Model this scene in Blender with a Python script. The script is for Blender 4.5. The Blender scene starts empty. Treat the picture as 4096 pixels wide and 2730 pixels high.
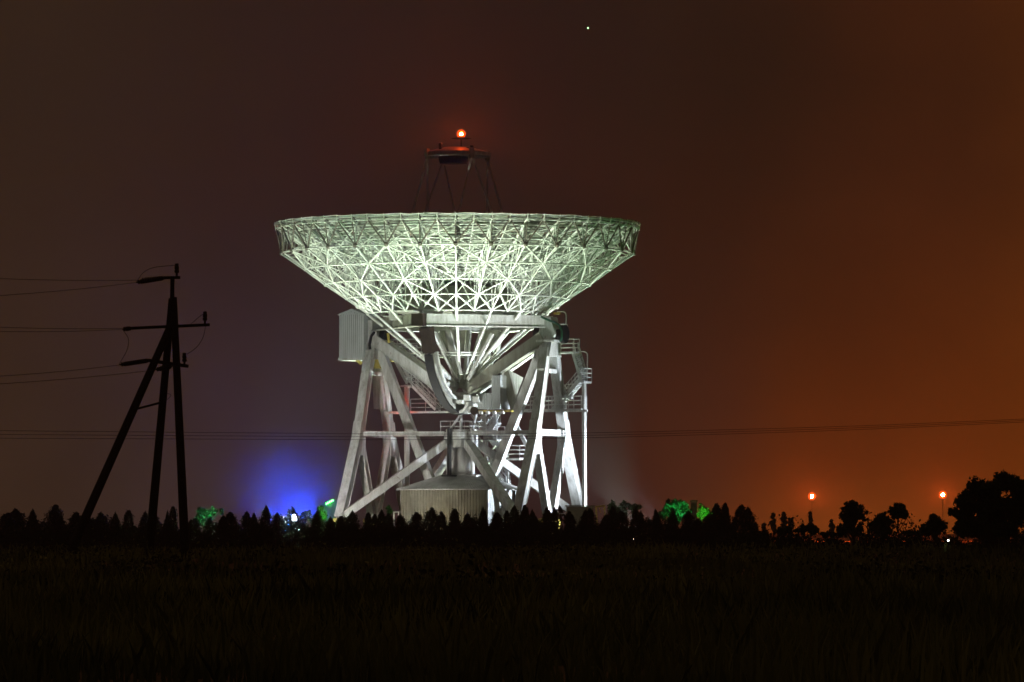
import bpy, math, random
import numpy as np
from mathutils import Vector, Matrix
random.seed(7)
rng = np.random.default_rng(7)
sc = bpy.context.scene
COL = sc.collection
PI = math.pi

# ------------------------------------------------------------------ camera model
F = 20520.0            # focal length in photo pixels (frame 4096 wide)
HZ = 2132.0            # eye level line in the photo
EYE = 1.5
D = 450.0              # metres to the telescope axis
CX = (1845 - 2048) * D / F
A = math.radians(24)   # azimuth of the elevation axis
CA, SA = math.cos(A), math.sin(A)

def W(px, py, Y):      # a surveyed point: photo bearing + distance
    return Vector(((px - 2048) * Y / F, Y, EYE + (HZ - py) * Y / F))
def ZZ(py, Y=D):
    return EYE + (HZ - py) * Y / F
def T(p, q, z):        # telescope frame: p along the elevation axis, q front to back
    return Vector((CX + p * CA + q * SA, D - p * SA + q * CA, z))
def SP(px, py, p):     # point on plane p = const
    k = (px - 2048) / F
    q = (k * (D - p * SA) - CX - p * CA) / (SA - k * CA)
    Y = D - p * SA + q * CA
    return T(p, q, ZZ(py, Y))
def SQ(px, py, q):     # point on plane q = const
    k = (px - 2048) / F
    p = (k * (D + q * CA) - CX - q * SA) / (CA + k * SA)
    Y = D - p * SA + q * CA
    return T(p, q, ZZ(py, Y))
UU = Vector((CA, -SA, 0)); VV = Vector((SA, CA, 0)); UP = Vector((0, 0, 1))

# ------------------------------------------------------------------ materials
def mat(name, col, rough=0.6, metal=0.0, noise=None, scale=3.0, bump=0.0, spec=0.5):
    m = bpy.data.materials.new(name); m.use_nodes = True
    nt = m.node_tree; b = nt.nodes['Principled BSDF']
    b.inputs['Roughness'].default_value = rough
    b.inputs['Metallic'].default_value = metal
    b.inputs['Specular IOR Level'].default_value = spec
    b.inputs['Base Color'].default_value = (*col, 1)
    if noise:
        tc = nt.nodes.new('ShaderNodeTexCoord')
        n = nt.nodes.new('ShaderNodeTexNoise'); n.inputs['Scale'].default_value = scale
        n.inputs['Detail'].default_value = 6; n.inputs['Roughness'].default_value = 0.65
        r = nt.nodes.new('ShaderNodeValToRGB')
        r.color_ramp.elements[0].position = 0.36; r.color_ramp.elements[1].position = 0.62
        r.color_ramp.elements[0].color = (*noise, 1); r.color_ramp.elements[1].color = (*col, 1)
        nt.links.new(tc.outputs['Object'], n.inputs['Vector'])
        nt.links.new(n.outputs['Fac'], r.inputs['Fac'])
        nt.links.new(r.outputs['Color'], b.inputs['Base Color'])
        if bump:
            bp = nt.nodes.new('ShaderNodeBump'); bp.inputs['Strength'].default_value = bump
            bp.inputs['Distance'].default_value = 0.05
            nt.links.new(n.outputs['Fac'], bp.inputs['Height'])
            nt.links.new(bp.outputs['Normal'], b.inputs['Normal'])
    return m

def painted(name, col, dirt, rust=(0.17, 0.075, 0.03), amount=0.66):
    """white industrial paint with vertical grime streaks and small rust blooms"""
    m = bpy.data.materials.new(name); m.use_nodes = True
    nt = m.node_tree; N = nt.nodes.new; L = nt.links.new
    b = nt.nodes['Principled BSDF']; b.inputs['Roughness'].default_value = 0.55
    b.inputs['Specular IOR Level'].default_value = 0.3
    tc = N('ShaderNodeTexCoord')
    mp = N('ShaderNodeMapping'); mp.inputs['Scale'].default_value = (2.2, 2.2, 0.35)
    L(tc.outputs['Object'], mp.inputs['Vector'])
    n1 = N('ShaderNodeTexNoise'); n1.inputs['Scale'].default_value = 1.1; n1.inputs['Detail'].default_value = 8
    n1.inputs['Roughness'].default_value = 0.7
    L(mp.outputs['Vector'], n1.inputs['Vector'])
    r1 = N('ShaderNodeValToRGB'); e = r1.color_ramp.elements
    e[0].position = 0.3; e[0].color = (*dirt, 1); e[1].position = 0.58; e[1].color = (*col, 1)
    L(n1.outputs['Fac'], r1.inputs['Fac'])
    n2 = N('ShaderNodeTexNoise'); n2.inputs['Scale'].default_value = 2.3; n2.inputs['Detail'].default_value = 9
    n2.inputs['Roughness'].default_value = 0.75
    L(tc.outputs['Object'], n2.inputs['Vector'])
    r2 = N('ShaderNodeValToRGB'); e = r2.color_ramp.elements
    e[0].position = amount; e[0].color = (0, 0, 0, 1); e[1].position = amount + 0.05; e[1].color = (1, 1, 1, 1)
    L(n2.outputs['Fac'], r2.inputs['Fac'])
    mx = N('ShaderNodeMix'); mx.data_type = 'RGBA'
    L(r2.outputs['Color'], mx.inputs['Factor']); L(r1.outputs['Color'], mx.inputs['A'])
    mx.inputs['B'].default_value = (*rust, 1)
    L(mx.outputs['Result'], b.inputs['Base Color'])
    return m

def emit(name, col, strength):
    m = bpy.data.materials.new(name); m.use_nodes = True
    nt = m.node_tree; b = nt.nodes['Principled BSDF']
    b.inputs['Base Color'].default_value = (0, 0, 0, 1)
    b.inputs['Emission Color'].default_value = (*col, 1)
    b.inputs['Emission Strength'].default_value = strength
    return m

def halo_shader(name, col, strength, through):
    """added halo globes and light shield: lets `through` of the light pass, globes glow"""
    m = bpy.data.materials.new(name); m.use_nodes = True; nt = m.node_tree
    out = [n for n in nt.nodes if n.type == 'OUTPUT_MATERIAL'][0]
    t = nt.nodes.new('ShaderNodeBsdfTransparent'); t.inputs[0].default_value = (through, through * .9, through * .8, 1)
    e = nt.nodes.new('ShaderNodeEmission'); e.inputs[0].default_value = (*col, 1); e.inputs[1].default_value = strength
    a = nt.nodes.new('ShaderNodeAddShader'); nt.links.new(t.outputs[0], a.inputs[0]); nt.links.new(e.outputs[0], a.inputs[1])
    nt.links.new(a.outputs[0], out.inputs['Surface']); return m

M = dict(
    paint=painted('white_paint', (0.66, 0.67, 0.64), (0.33, 0.32, 0.27), amount=.62),
    lattice=painted('lattice_paint', (0.74, 0.76, 0.72), (0.5, 0.5, 0.42), amount=0.72),
    panel=painted('panel_metal', (0.24, 0.26, 0.21), (0.06, 0.06, 0.04), amount=0.6),
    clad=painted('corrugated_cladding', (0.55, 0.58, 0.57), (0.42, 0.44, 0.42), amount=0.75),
    olive=painted('olive_paint_and_shade', (0.32, 0.32, 0.26), (0.2, 0.19, 0.14), amount=0.62),  # olive parts, and two girders where it stands in for shade
    beige=mat('beige_and_shaded_wall', (0.26, 0.235, 0.16), 0.6, noise=(0.16, 0.14, 0.09), scale=0.8),  # equipment box, and the house front with its shade in the colour
    roof=mat('sheet_roof', (0.46, 0.46, 0.44), 0.5, noise=(0.3, 0.3, 0.27), scale=1.3, bump=0.2),
    dark=mat('dark_grease_steel', (0.012, 0.012, 0.013), 0.8, 0.0, noise=(0.022, 0.019, 0.016), spec=.12),
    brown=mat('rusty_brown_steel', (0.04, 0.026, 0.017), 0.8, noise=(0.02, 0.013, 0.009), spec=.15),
    galv=mat('galvanised_rail', (0.62, 0.64, 0.64), 0.4, 0.0, noise=(0.5, 0.5, 0.48)),
    yellow=mat('yellow_paint', (0.62, 0.5, 0.08), 0.5, noise=(0.4, 0.3, 0.06)),
    green_cable=mat('green_hose', (0.02, 0.12, 0.06), 0.5, noise=(0.01, 0.06, 0.03)),
    concrete=mat('concrete', (0.3, 0.29, 0.27), 0.9, noise=(0.2, 0.19, 0.18), bump=0.3),
    pole=mat('tarred_wood', (0.028, 0.022, 0.017), 0.85, noise=(0.012, 0.01, 0.008), scale=6),
    porcelain=mat('brown_porcelain', (0.03, 0.02, 0.016), 0.3, noise=(0.02, 0.014, 0.012)),
    wire=mat('wire_metal', (0.02, 0.02, 0.02), 0.7, noise=(0.015, 0.015, 0.015)),
    leaf=mat('thuja_leaf', (0.02, 0.032, 0.013), 0.7, noise=(0.012, 0.02, 0.008), scale=4, spec=0.3),
    leaf2=mat('broad_leaf', (0.06, 0.12, 0.035), 0.6, noise=(0.035, 0.075, 0.02), scale=4, spec=0.3),
    bark=mat('bark', (0.06, 0.045, 0.03), 0.9, noise=(0.03, 0.022, 0.015), scale=8),
    brick=mat('old_brick', (0.2, 0.11, 0.07), 0.9, noise=(0.12, 0.065, 0.045), scale=3),
    teal=mat('teal_sheet', (0.05, 0.2, 0.22), 0.5, noise=(0.03, 0.13, 0.15), scale=2),
    glass=mat('dark_window', (0.015, 0.018, 0.02), 0.1, noise=(0.01, 0.012, 0.014)),
    grass=mat('dry_grass', (0.34, 0.4, 0.12), 0.85, noise=(0.02, 0.035, 0.012), scale=0.06),
    lens_white=emit('floodlight_glow', (1.0, 0.98, 0.9), 60),
    lens_green=emit('green_lamp_glow', (0.1, 1.0, 0.08), 14),
    bulb_red=emit('red_beacon_glow', (1.0, 0.10, 0.013), 34000),
    bulb_far=emit('red_far_beacon_glow', (1.0, 0.1, 0.014), 30000),
    bulb_small=emit('small_red_glow', (1.0, 0.03, 0.01), 320),
    lamp_small=emit('small_white_glow', (0.9, 1.0, 0.75), 12),
    red_halo=halo_shader('red_halo_glow', (1.0, .1, .012), .8, .72), shield_filter=halo_shader('added_shield_filter', (1, .3, .1), 0, .12),  # halo globe glow and light-cutting disc, both added
    bulb_white=emit('bare_bulb_glow', (1.0, .97, .84), 2200), steel=mat('dark_brown_steel', (.22, .19, .14), .7, noise=(.07, .05, .035), scale=2),
    star=emit('starlight', (0.5, 1.0, 0.45), 3.0),
)

for k_ in ('leaf', 'leaf2'):
    nt = M[k_].node_tree; b_ = nt.nodes['Principled BSDF']; out = [n for n in nt.nodes if n.type == 'OUTPUT_MATERIAL'][0]
    tl = nt.nodes.new('ShaderNodeBsdfTranslucent'); ms = nt.nodes.new('ShaderNodeMixShader'); ms.inputs[0].default_value = .4
    nt.links.new(b_.inputs['Base Color'].links[0].from_socket, tl.inputs['Color'])
    nt.links.new(b_.outputs[0], ms.inputs[1]); nt.links.new(tl.outputs[0], ms.inputs[2]); nt.links.new(ms.outputs[0], out.inputs['Surface'])

# ------------------------------------------------------------------ mesh builder
class MB:
    def __init__(self): self.v = []; self.f = []
    def add(self, vs, fs):
        o = len(self.v); self.v += [Vector(a) for a in vs]
        self.f += [tuple(i + o for i in f) for f in fs]; return self
    def frame(self, c, ax, ay, az, hx, hy, hz):   # oriented box, half sizes
        vs = [c + ax * (hx * i) + ay * (hy * j) + az * (hz * k) for k in (-1, 1) for j in (-1, 1) for i in (-1, 1)]
        return self.add(vs, [(0, 2, 3, 1), (4, 5, 7, 6), (0, 1, 5, 4), (2, 6, 7, 3), (0, 4, 6, 2), (1, 3, 7, 5)])
    def beam(self, a, b, wu, wv, side=None):       # box section beam, wu across `side`
        d = (b - a); l = d.length; d = d / l
        s = Vector(side) if side is not None else UU
        s = s - d * s.dot(d)
        if s.length < 1e-4: s = d.orthogonal()
        s.normalize(); t = d.cross(s)
        return self.frame((a + b) / 2, s, t, d, wu / 2, wv / 2, l / 2)
    def ibeam(self, a, b, wu, wv, side=None):      # box beam with flange lips proud of its two broad faces
        self.beam(a, b, wu, wv * 0.94, side)
        d = (b - a).normalized(); s = Vector(side) if side is not None else UU
        s = (s - d * s.dot(d)).normalized(); t = d.cross(s)
        for k in (-1, 1):
            self.beam(a + t * (k * wv * 0.485), b + t * (k * wv * 0.485), wu * 1.16, wv * 0.07, s)
        return self
    def tube(self, a, b, r, n=6, r2=None):
        d = (b - a).normalized(); s = d.orthogonal().normalized(); t = d.cross(s)
        r2 = r if r2 is None else r2; vs = []
        for i in range(n):
            c, q = math.cos(2 * PI * i / n), math.sin(2 * PI * i / n)
            vs.append(a + s * (c * r) + t * (q * r)); vs.append(b + s * (c * r2) + t * (q * r2))
        fs = [(2 * i, 2 * ((i + 1) % n), 2 * ((i + 1) % n) + 1, 2 * i + 1) for i in range(n)]
        fs += [tuple(2 * i for i in reversed(range(n))), tuple(2 * i + 1 for i in range(n))]
        return self.add(vs, fs)
    def path(self, pts, r, n=5):
        for a, b in zip(pts[:-1], pts[1:]): self.tube(a, b, r, n)
        return self
    def lathe(self, c, prof, n=24, axis=UP):       # prof: (radius, height along axis)
        z = Vector(axis).normalized(); s = z.orthogonal().normalized(); t = z.cross(s); vs = []; fs = []
        for r, h in prof:
            for i in range(n):
                g = 2 * PI * i / n
                vs.append(c + z * h + s * (r * math.cos(g)) + t * (r * math.sin(g)))
        for k in range(len(prof) - 1):
            for i in range(n):
                j = (i + 1) % n
                fs.append((k * n + i, k * n + j, (k + 1) * n + j, (k + 1) * n + i))
        fs.append(tuple(reversed(range(n)))); fs.append(tuple((len(prof) - 1) * n + i for i in range(n)))
        return self.add(vs, fs)
    def ball(self, c, r, n=10, m=6, sz=1.0):
        prof = [(max(1e-3, r * math.sin(PI * k / m)), -r * sz * math.cos(PI * k / m)) for k in range(m + 1)]
        return self.lathe(c, prof, n)
    def slab(self, pts, ext):                      # polygon extruded by vector ext
        n = len(pts); ext = Vector(ext); vs = [Vector(p) for p in pts] + [Vector(p) + ext for p in pts]
        fs = [tuple(reversed(range(n))), tuple(range(n, 2 * n))] + [(i, (i + 1) % n, n + (i + 1) % n, n + i) for i in range(n)]
        return self.add(vs, fs)
    def corrugated(self, a, b, z0, z1, pitch=0.3, depth=0.06):  # ribbed vertical sheet from a to b
        d = (b - a); l = d.length; d = d / l; nrm = d.cross(UP)
        k = max(2, int(l / pitch)); st = l / k; pts = []
        for i in range(k):
            for f_, o in ((0, 0), (0.25, 0), (0.38, 1), (0.87, 1)):
                pts.append(a + d * ((i + f_) * st) + nrm * (o * depth))
        pts.append(b.copy())
        vs = []
        for p in pts: vs += [Vector((p.x, p.y, z0)), Vector((p.x, p.y, z1))]
        fs = [(2 * i, 2 * i + 2, 2 * i + 3, 2 * i + 1) for i in range(len(pts) - 1)]
        return self.add(vs, fs)
    def build(self, name, m, parent=None, smooth=False):
        org = parent.matrix_world.translation.copy() if parent is not None else Vector((0, 0, 0))
        if parent is not None: org = ORG[parent.name]
        me = bpy.data.meshes.new(name)
        me.from_pydata([tuple(a - org) for a in self.v], [], self.f)
        me.materials.append(m); me.update()
        if smooth:
            for p in me.polygons: p.use_smooth = True
        o = bpy.data.objects.new(name, me); COL.objects.link(o)
        if parent is not None: o.parent = parent
        ORG[o.name] = org
        return o
ORG = {}
def recentre(o, loc):
    """top-level single-mesh thing: move its origin to loc"""
    o.data.transform(Matrix.Translation(-loc)); o.location = loc; ORG[o.name] = loc.copy(); return o
def tag(o, label=None, cat=None, group=None, kind=None):
    for k, v in (('label', label), ('category', cat), ('group', group), ('kind', kind)):
        if v: o[k] = v
    return o
def thing(name, loc, label, cat, group=None):
    o = bpy.data.objects.new(name, None); COL.objects.link(o); o.location = loc
    o.empty_display_size = 0.5
    ORG[o.name] = Vector(loc); return tag(o, label, cat, group)
def lamp(name, kind, loc, aim, power, col, size=0.3, spot=60, blend=0.5, parent=None):
    d = bpy.data.lights.new(name, kind); d.energy = power; d.color = col
    d.shadow_soft_size = size
    if kind == 'SPOT': d.spot_size = math.radians(spot); d.spot_blend = blend
    o = bpy.data.objects.new(name, d); COL.objects.link(o)
    o.rotation_euler = (Vector(aim) - Vector(loc)).to_track_quat('-Z', 'Y').to_euler()
    o.location = Vector(loc) - (ORG[parent.name] if parent else Vector((0, 0, 0)))
    if parent: o.parent = parent
    return o

# ------------------------------------------------------------------ the telescope
tele = thing('radio_telescope', T(0, 0, 0), 'huge white floodlit radio telescope dish pointing straight up on its steel tower', 'radio telescope')
DC = T(0, 0, 0) + Vector((-0.33, 0, 0))     # dish axis
def R(r, ang, z):                            # point on the dish, ang in degrees, 0 = towards the camera
    g = math.radians(ang)
    return Vector((DC.x + r * math.sin(g), DC.y - r * math.cos(g), z))
ZR = ZZ(897); RR = 16.0
FOC = 11.6
def para(r): return ZR - (RR * RR - r * r) / (4 * FOC)
# reflector panels: rings of separate sheets with thickness
rings = [1.6, 3.4, 5.2, 7.0, 8.7, 10.3, 11.8, 13.2, 14.6, 15.95]
pan = MB()
for k in range(len(rings) - 1):
    r0, r1 = rings[k] + 0.05, rings[k + 1] - 0.05
    n = 32 if k < 4 else 64
    for i in range(n):
        a0, a1 = 360 * i / n + 0.3, 360 * (i + 1) / n - 0.3
        dz = random.uniform(-0.03, 0.03)
        am = (a0 + a1) / 2
        top = [R(r0, a0, para(r0) + dz), R(r0, a1, para(r0) + dz), R(r1, a1, para(r1) + dz), R(r1, am, para(r1) + dz), R(r1, a0, para(r1) + dz)]
        pan.slab(top, (0, 0, -0.05))
refl = pan.build('reflector', M['panel'], tele)
# purlins (concentric stiffeners) under the panels, and radial stiffeners
pr = MB()
r = 2.0
while r < 16.0:
    n = 64; z = para(r) - 0.17
    off = random.uniform(0, 3)
    for i in range(n):
        if random.random() < 0.12: continue
        dz0 = random.uniform(-0.05, 0.05)
        a0, a1 = 360 * i / n + off, 360 * (i + 1) / n + off - random.choice((0, 0, 1.0))
        pr.tube(R(r, a0, z + dz0), R(r, a1, z + dz0 + random.uniform(-.04, .04)), random.uniform(0.045, 0.085), 4)
    r += 0.36 if r > 9 else 0.55
pr.build('purlins', M['lattice'], refl)
rb = MB()
for i in range(64):
    rs = [7.0 if i % 2 else 2.0, 9.5, 12, 14, 15.95]
    for a, b in zip(rs[:-1], rs[1:]):
        rb.beam(R(a, 360 * i / 64, para(a) - 0.3), R(b, 360 * i / 64, para(b) - 0.3), 0.09, 0.2)
rb.build('radial_ribs', M['lattice'], refl)
# rim band with scalloped edge
rim = MB()
for i in range(128):
    a0, a1 = 360 * i / 128, 360 * (i + 1) / 128
    dz = 0.015 if (i % 4) in (1, 2) else -0.03
    dz2 = 0.015 if ((i + 1) % 4) in (1, 2) else -0.03
    rim.tube(R(16.02, a0, ZR - 0.02 + dz), R(16.02, a1, ZR - 0.02 + dz2), 0.045, 5)
for i in range(64):
    a0, a1 = 360 * i / 64, 360 * (i + 1) / 64
    rim.tube(R(15.9, a0, ZR - 0.5), R(15.9, a1, ZR - 0.5), 0.04, 5)
    rim.ball(R(15.9, a0, ZR - 0.5), 0.12, 6, 4)
    rim.beam(R(15.95, a0, ZR - 0.5), R(16.02, a0, ZR + 0.06), 0.07, 0.07)
rim.build('rim_tube', M['lattice'], tele)
# backing cone: 32 meridians, five rings, triangulated
cr = [15.46, 13.4, 11.6, 9.76, 7.9]
cz = [ZZ(1017), ZZ(1081), ZZ(1141), ZZ(1197), ZZ(1256)]
def CN(i, k): return R(cr[i], 11.25 * k, cz[i])
for i in range(5):
    rg = MB()
    for k in range(32): rg.tube(CN(i, k), CN(i, k + 1), 0.068 if i < 4 else 0.055, 6)
    for k in range(32): rg.ball(CN(i, k), 0.17 if (i + k) % 2 == 0 else 0.12, 6, 4)
    rg.build('ring_tube', M['lattice'], tele)
for i in range(4):
    br = MB()
    for k in range(32):
        br.tube(CN(i, k), CN(i + 1, k), 0.078, 6)
        if i < 3:
            if (i + k) % 2 == 0:
                br.tube(CN(i, k), CN(i + 1, k + 1), 0.068, 6); br.tube(CN(i, k), CN(i + 1, k - 1), 0.068, 6)
        else:
            br.tube(CN(i, k), CN(i + 1, k + 1), 0.065, 6); br.tube(CN(i, k + 1), CN(i + 1, k), 0.065, 6)
            c = (CN(3, k) + CN(4, k + 1) + CN(3, k + 1) + CN(4, k)) / 4
            c2 = c + (R(9, 11.25 * (k + .5), 0) - R(8, 11.25 * (k + .5), 0)) * 0.03
            br.ball(c2, 0.21, 6, 4)
    br.build('lattice_band', M['lattice'], tele)
fan = MB()
for k in range(32):
    for d in (-0.5, 0, 0.5):
        fan.tube(CN(0, k), R(15.9, 11.25 * (k + d), ZR - 0.5), 0.07 if d else 0.045, 6)
    fan.ball(CN(0, k) + Vector((0, 0, 0.05)), 0.22, 6, 4)
fan.build('rim_bracing', M['steel'], tele)  # bracing in a darker tone than the other lattice
# inner web between the cone and the panels
web = MB()
ur = [15.3, 13.6, 11.8, 9.9, 8.0, 6.0]
def UN(j, k): return R(ur[j], 11.25 * k, para(ur[j]) - 0.45)
for k in range(32):
    for i in range(5):
        if cz[i] + 0.3 < UN(i, k).z: web.tube(CN(i, k), UN(i, k), 0.05, 5)
        web.tube(CN(i, k), UN(min(5, i + 1), k), 0.05, 5)
        web.tube(CN(i, k), UN(i, k + (1 if i % 2 else -1)), 0.055, 5)
        if i: web.tube(CN(i, k), UN(i - 1, k), 0.05, 5)
    for j in range(5):
        web.tube(UN(j, k), UN(j, k + 1), 0.055, 5); web.tube(UN(j, k), UN(j + 1, k), 0.06, 5)
        web.tube(UN(j, k), UN(j + 1, k + (1 if j % 2 else -1)), 0.05, 5)
web.build('inner_lattice', M['lattice'], tele)
hubm = MB()
hubm.lathe(Vector((DC.x, DC.y, 0)), [(5.6, cz[4] + 0.1), (5.6, cz[4] + 0.9), (4.6, para(4.6) - 0.6), (1.7, para(1.7) - 0.5)], 32)
hubm.build('hub_drum', M['olive'], tele)
# hub plates between the ring and the beams (pale boxes under the lattice)
for ang, w, h in ((-62, 1.5, .8), (-20, 2.4, 0.9), (2, 1.2, 1.1), (14, 1.6, 1.0), (30, 2.2, 0.8), (47, 1.6, 0.9), (150, 2, .9), (200, 2, .9)):
    g = math.radians(ang); nrm = Vector((math.sin(g), -math.cos(g), 0)); tg = Vector((math.cos(g), math.sin(g), 0))
    b = MB(); c = R(6.4, ang, cz[4] - 0.15 - h / 2 + 0.25)
    b.slab([c - tg * w / 2 + UP * h / 2, c + tg * w / 2 + UP * h / 2, c + tg * w * 0.32 - UP * h / 2, c - tg * w * .4 - UP * h / 2], nrm * -0.25)
    b.build('hub_plate', M['paint'], tele)

# diamond base frame under the dish, box girders
ZB0, ZB1 = ZZ(1318), ZZ(1272)
ZBm, HB = (ZB0 + ZB1) / 2, ZB1 - ZB0
cor = [(-8.5, 0), (0, -8.6), (8.5, 0), (0, 8.6)]
for k in range(4):
    a, b = T(*cor[k], ZBm), T(*cor[(k + 1) % 4], ZBm)
    d = (b - a).normalized(); a2, b2 = a + d * 0.5, b - d * 0.5
    g = MB().beam(a2, b2, 0.75, HB * 0.92, d.cross(UP))
    for s in (-1, 1): g.beam(a2 + UP * s * HB * .48, b2 + UP * s * HB * .48, 0.95, 0.08, d.cross(UP))
    for i in range(1, 8):
        c = a2.lerp(b2, i / 8); g.frame(c, d, d.cross(UP), UP, .03, .40, HB * .45)
    g.build('base_girder', M['olive'] if k == 0 else M['paint'], tele)  # front-left girder coloured darker to stand in for its shade
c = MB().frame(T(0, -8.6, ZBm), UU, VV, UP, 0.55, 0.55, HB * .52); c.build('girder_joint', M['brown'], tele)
c = MB().frame(T(0, 8.6, ZBm), UU, VV, UP, 0.55, 0.55, HB * .52); c.build('girder_joint', M['paint'], tele)
# bearings / yokes at the two tower heads
ZA = ZZ(1345)
for s in (-1, 1):
    b = MB(); c = T(8.5 * s, 0, ZBm)
    b.slab([T(8.5 * s - .45, -.75, ZB1 - .1), T(8.5 * s + .35, -.75, ZB1 - .1), T(8.5 * s + .8, -.75, ZA), T(8.5 * s + .4, -.75, ZA - .75), T(8.5 * s - .4, -.75, ZA - .75), T(8.5 * s - .8, -.75, ZA)], VV * 1.5)
    b.build('yoke', M['paint'], tele)
    b = MB().lathe(T(8.5 * s - s * 1.3, 0, ZA), [(0.75, 0), (0.75, 0.45), (.45, .5), (.45, 2.4), (.8, 2.45), (.8, 2.8)], 20, UU * s)
    b.build('bearing', M['dark'], tele)
# support rods gathering to the low node
NOD = Vector((DC.x + .25, DC.y, ZZ(1555)))
for k in range(0, 32, 2):
    a = CN(4, k); d = (NOD - a).normalized()
    MB().tube(a, NOD - d * 0.75, 0.13 if k % 4 == 0 else 0.1, 7).build('support_rod', M['lattice'], tele)
tr = MB()
for rad, zz in ((3.35, ZZ(1415)), (3.35, ZZ(1425))):
    for k in range(24):
        tr.tube(R(rad, 15 * k, zz), R(rad, 15 * k + 15, zz), 0.07, 5)
for k in range(24): tr.tube(R(3.35, 15 * k, ZZ(1415)), R(3.35, 15 * k + 15, ZZ(1425)), .05, 4)
tr.build('rod_spacer_ring', M['lattice'], tele)
# secondary structure inside the inverted cone
for px0, py0, px1, py1, q, w in ((1930, 1322, 1868, 1520, 1.2, .34), (1878, 1322, 1858, 1530, 1.8, .3), (1790, 1322, 1836, 1525, 2.2, .35), (2010, 1330, 1880, 1535, 2.0, .4), (1745, 1330, 1826, 1520, -1.0, .3), (1800, 1330, 1845, 1500, -2.6, .22), (1970, 1335, 1872, 1520, -1.8, .25)):
    MB().beam(SQ(px0, py0, q), SQ(px1, py1, q), w, w * 1.4).build('inner_strut', M['paint'], tele)
b = MB(); b.slab([SQ(1758, 1322, 3.2), SQ(1862, 1322, 3.2), SQ(1856, 1408, 3.2), SQ(1768, 1408, 3.2)], VV * 0.3); b.build('equipment_panel', M['olive'], tele)
b = MB(); b.slab([SQ(1940, 1322, 4.2), SQ(2000, 1322, 4.2), SQ(1985, 1408, 4.2), SQ(1915, 1410, 4.2)], VV * 0.25); b.build('equipment_panel', M['olive'], tele)
# V girders from the bearings to the node
for s, e in ((-1, 1.1), (1, 0.9)):
    a, bb = T(8.1 * s, -.55, ZA - .25), T(e * s, -.75, ZZ(1565))
    MB().ibeam(a, bb, 0.75, 0.95, VV).build('main_girder', M['olive'] if s > 0 else M['paint'], tele)  # right front girder coloured darker in place of shade
    bb2 = T(e * s, 1.0, ZZ(1565)); a2 = T(8.1 * s, .9, ZA - .25)
    MB().ibeam(a2, bb2, 0.6, 0.8, VV).build('main_girder', M['paint'], tele)
# elevation gear sector in the plane p = 0
RG, ZG = 7.3, ZZ(1661) + 7.3
def G(r, deg, p): # deg 0 = straight down, negative = towards the front
    g = math.radians(deg); return T(p, r * math.sin(g), ZG - r * math.cos(g))
sec = MB(); rimm = MB(); inn = MB()
st = [-72 + 4 * i for i in range(37)]
for a0, a1 in zip(st[:-1], st[1:]):
    for mb, r0, r1, p0, p1 in ((rimm, RG - .16, RG, -.38, .38), (sec, RG - 1.0, RG - .163, -.12, .12), (inn, RG - 1.16, RG - 1.003, -.5, .5)):
        mb.add([G(r0, a0, p0), G(r0, a0, p1), G(r1, a0, p1), G(r1, a0, p0), G(r0, a1, p0), G(r0, a1, p1), G(r1, a1, p1), G(r1, a1, p0)],
               [(0, 1, 2, 3), (7, 6, 5, 4), (0, 4, 5, 1), (1, 5, 6, 2), (2, 6, 7, 3), (3, 7, 4, 0)])
sob = sec.build('gear_sector', M['olive'], tele)
rimm.build('gear_rim', M['dark'], sob); inn.build('inner_flange', M['paint'], sob)
b = MB()
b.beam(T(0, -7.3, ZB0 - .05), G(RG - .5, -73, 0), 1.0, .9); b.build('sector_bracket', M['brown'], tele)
b = MB(); b.beam(T(0, 7.3, ZB0 - .05), G(RG - .5, 73, 0), 1.0, .9); b.build('sector_bracket', M['paint'], tele)
for dg in (-60, -42, -24, 18, 36, 56):
    MB().beam(G(RG - 1.1, dg, 0), NOD + VV * (.6 * (1 if dg > 0 else -1)) + UP * .2, 0.28, 0.28).build('sector_spoke', M['paint'], tele)
# node hub and drive cradle
b = MB(); b.lathe(T(-1.9, -.2, ZZ(1525)), [(.3, 0), (.62, .02), (.62, 2.2), (.8, 2.22), (.8, 2.5), (.5, 2.55), (.5, 4.0)], 20, UU); b.build('node_hub', M['olive'], tele)
b = MB(); b.lathe(T(.2, -.3, ZZ(1588)), [(.2, -.7), (1.15, -.65), (1.35, 0), (1.2, .35), (.3, .4)], 20, UP); b.build('node_casting', M['olive'], tele)
b = MB()
for i in range(12):
    a0, a1 = -78 + 13 * i, -78 + 13 * (i + 1)
    def Cc(r, dg, q):
        g = math.radians(dg); return T(.1 + r * math.sin(g), q, ZZ(1600) - r * math.cos(g))
    b.add([Cc(1.05, a0, -1.3), Cc(1.05, a1, -1.3), Cc(1.25, a1, -1.3), Cc(1.25, a0, -1.3), Cc(1.05, a0, .9), Cc(1.05, a1, .9), Cc(1.25, a1, .9), Cc(1.25, a0, .9)],
          [(0, 1, 2, 3), (7, 6, 5, 4), (0, 4, 5, 1), (1, 5, 6, 2), (2, 6, 7, 3), (3, 7, 4, 0)])
for dp in (-1.0, -.4, .25, .8):
    b.frame(T(dp + .1, -.9, ZZ(1598)), UU, VV, UP, .12, .25, .5)
b.build('drive_cradle', M['paint'], tele)
for px, py, w, h, q in ((1800, 1592, .5, .45, -1.9), (1835, 1608, .75, .3, -1.7), (1872, 1592, .5, .5, -1.9), (1908, 1598, .5, .5, -1.5), (1890, 1640, .5, .6, -.5)):
    MB().frame(SQ(px, py, q), UU, VV, UP, w / 2 * 1.2, .3, h / 2).build('drive_gearbox', M['paint'], tele)

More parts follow.
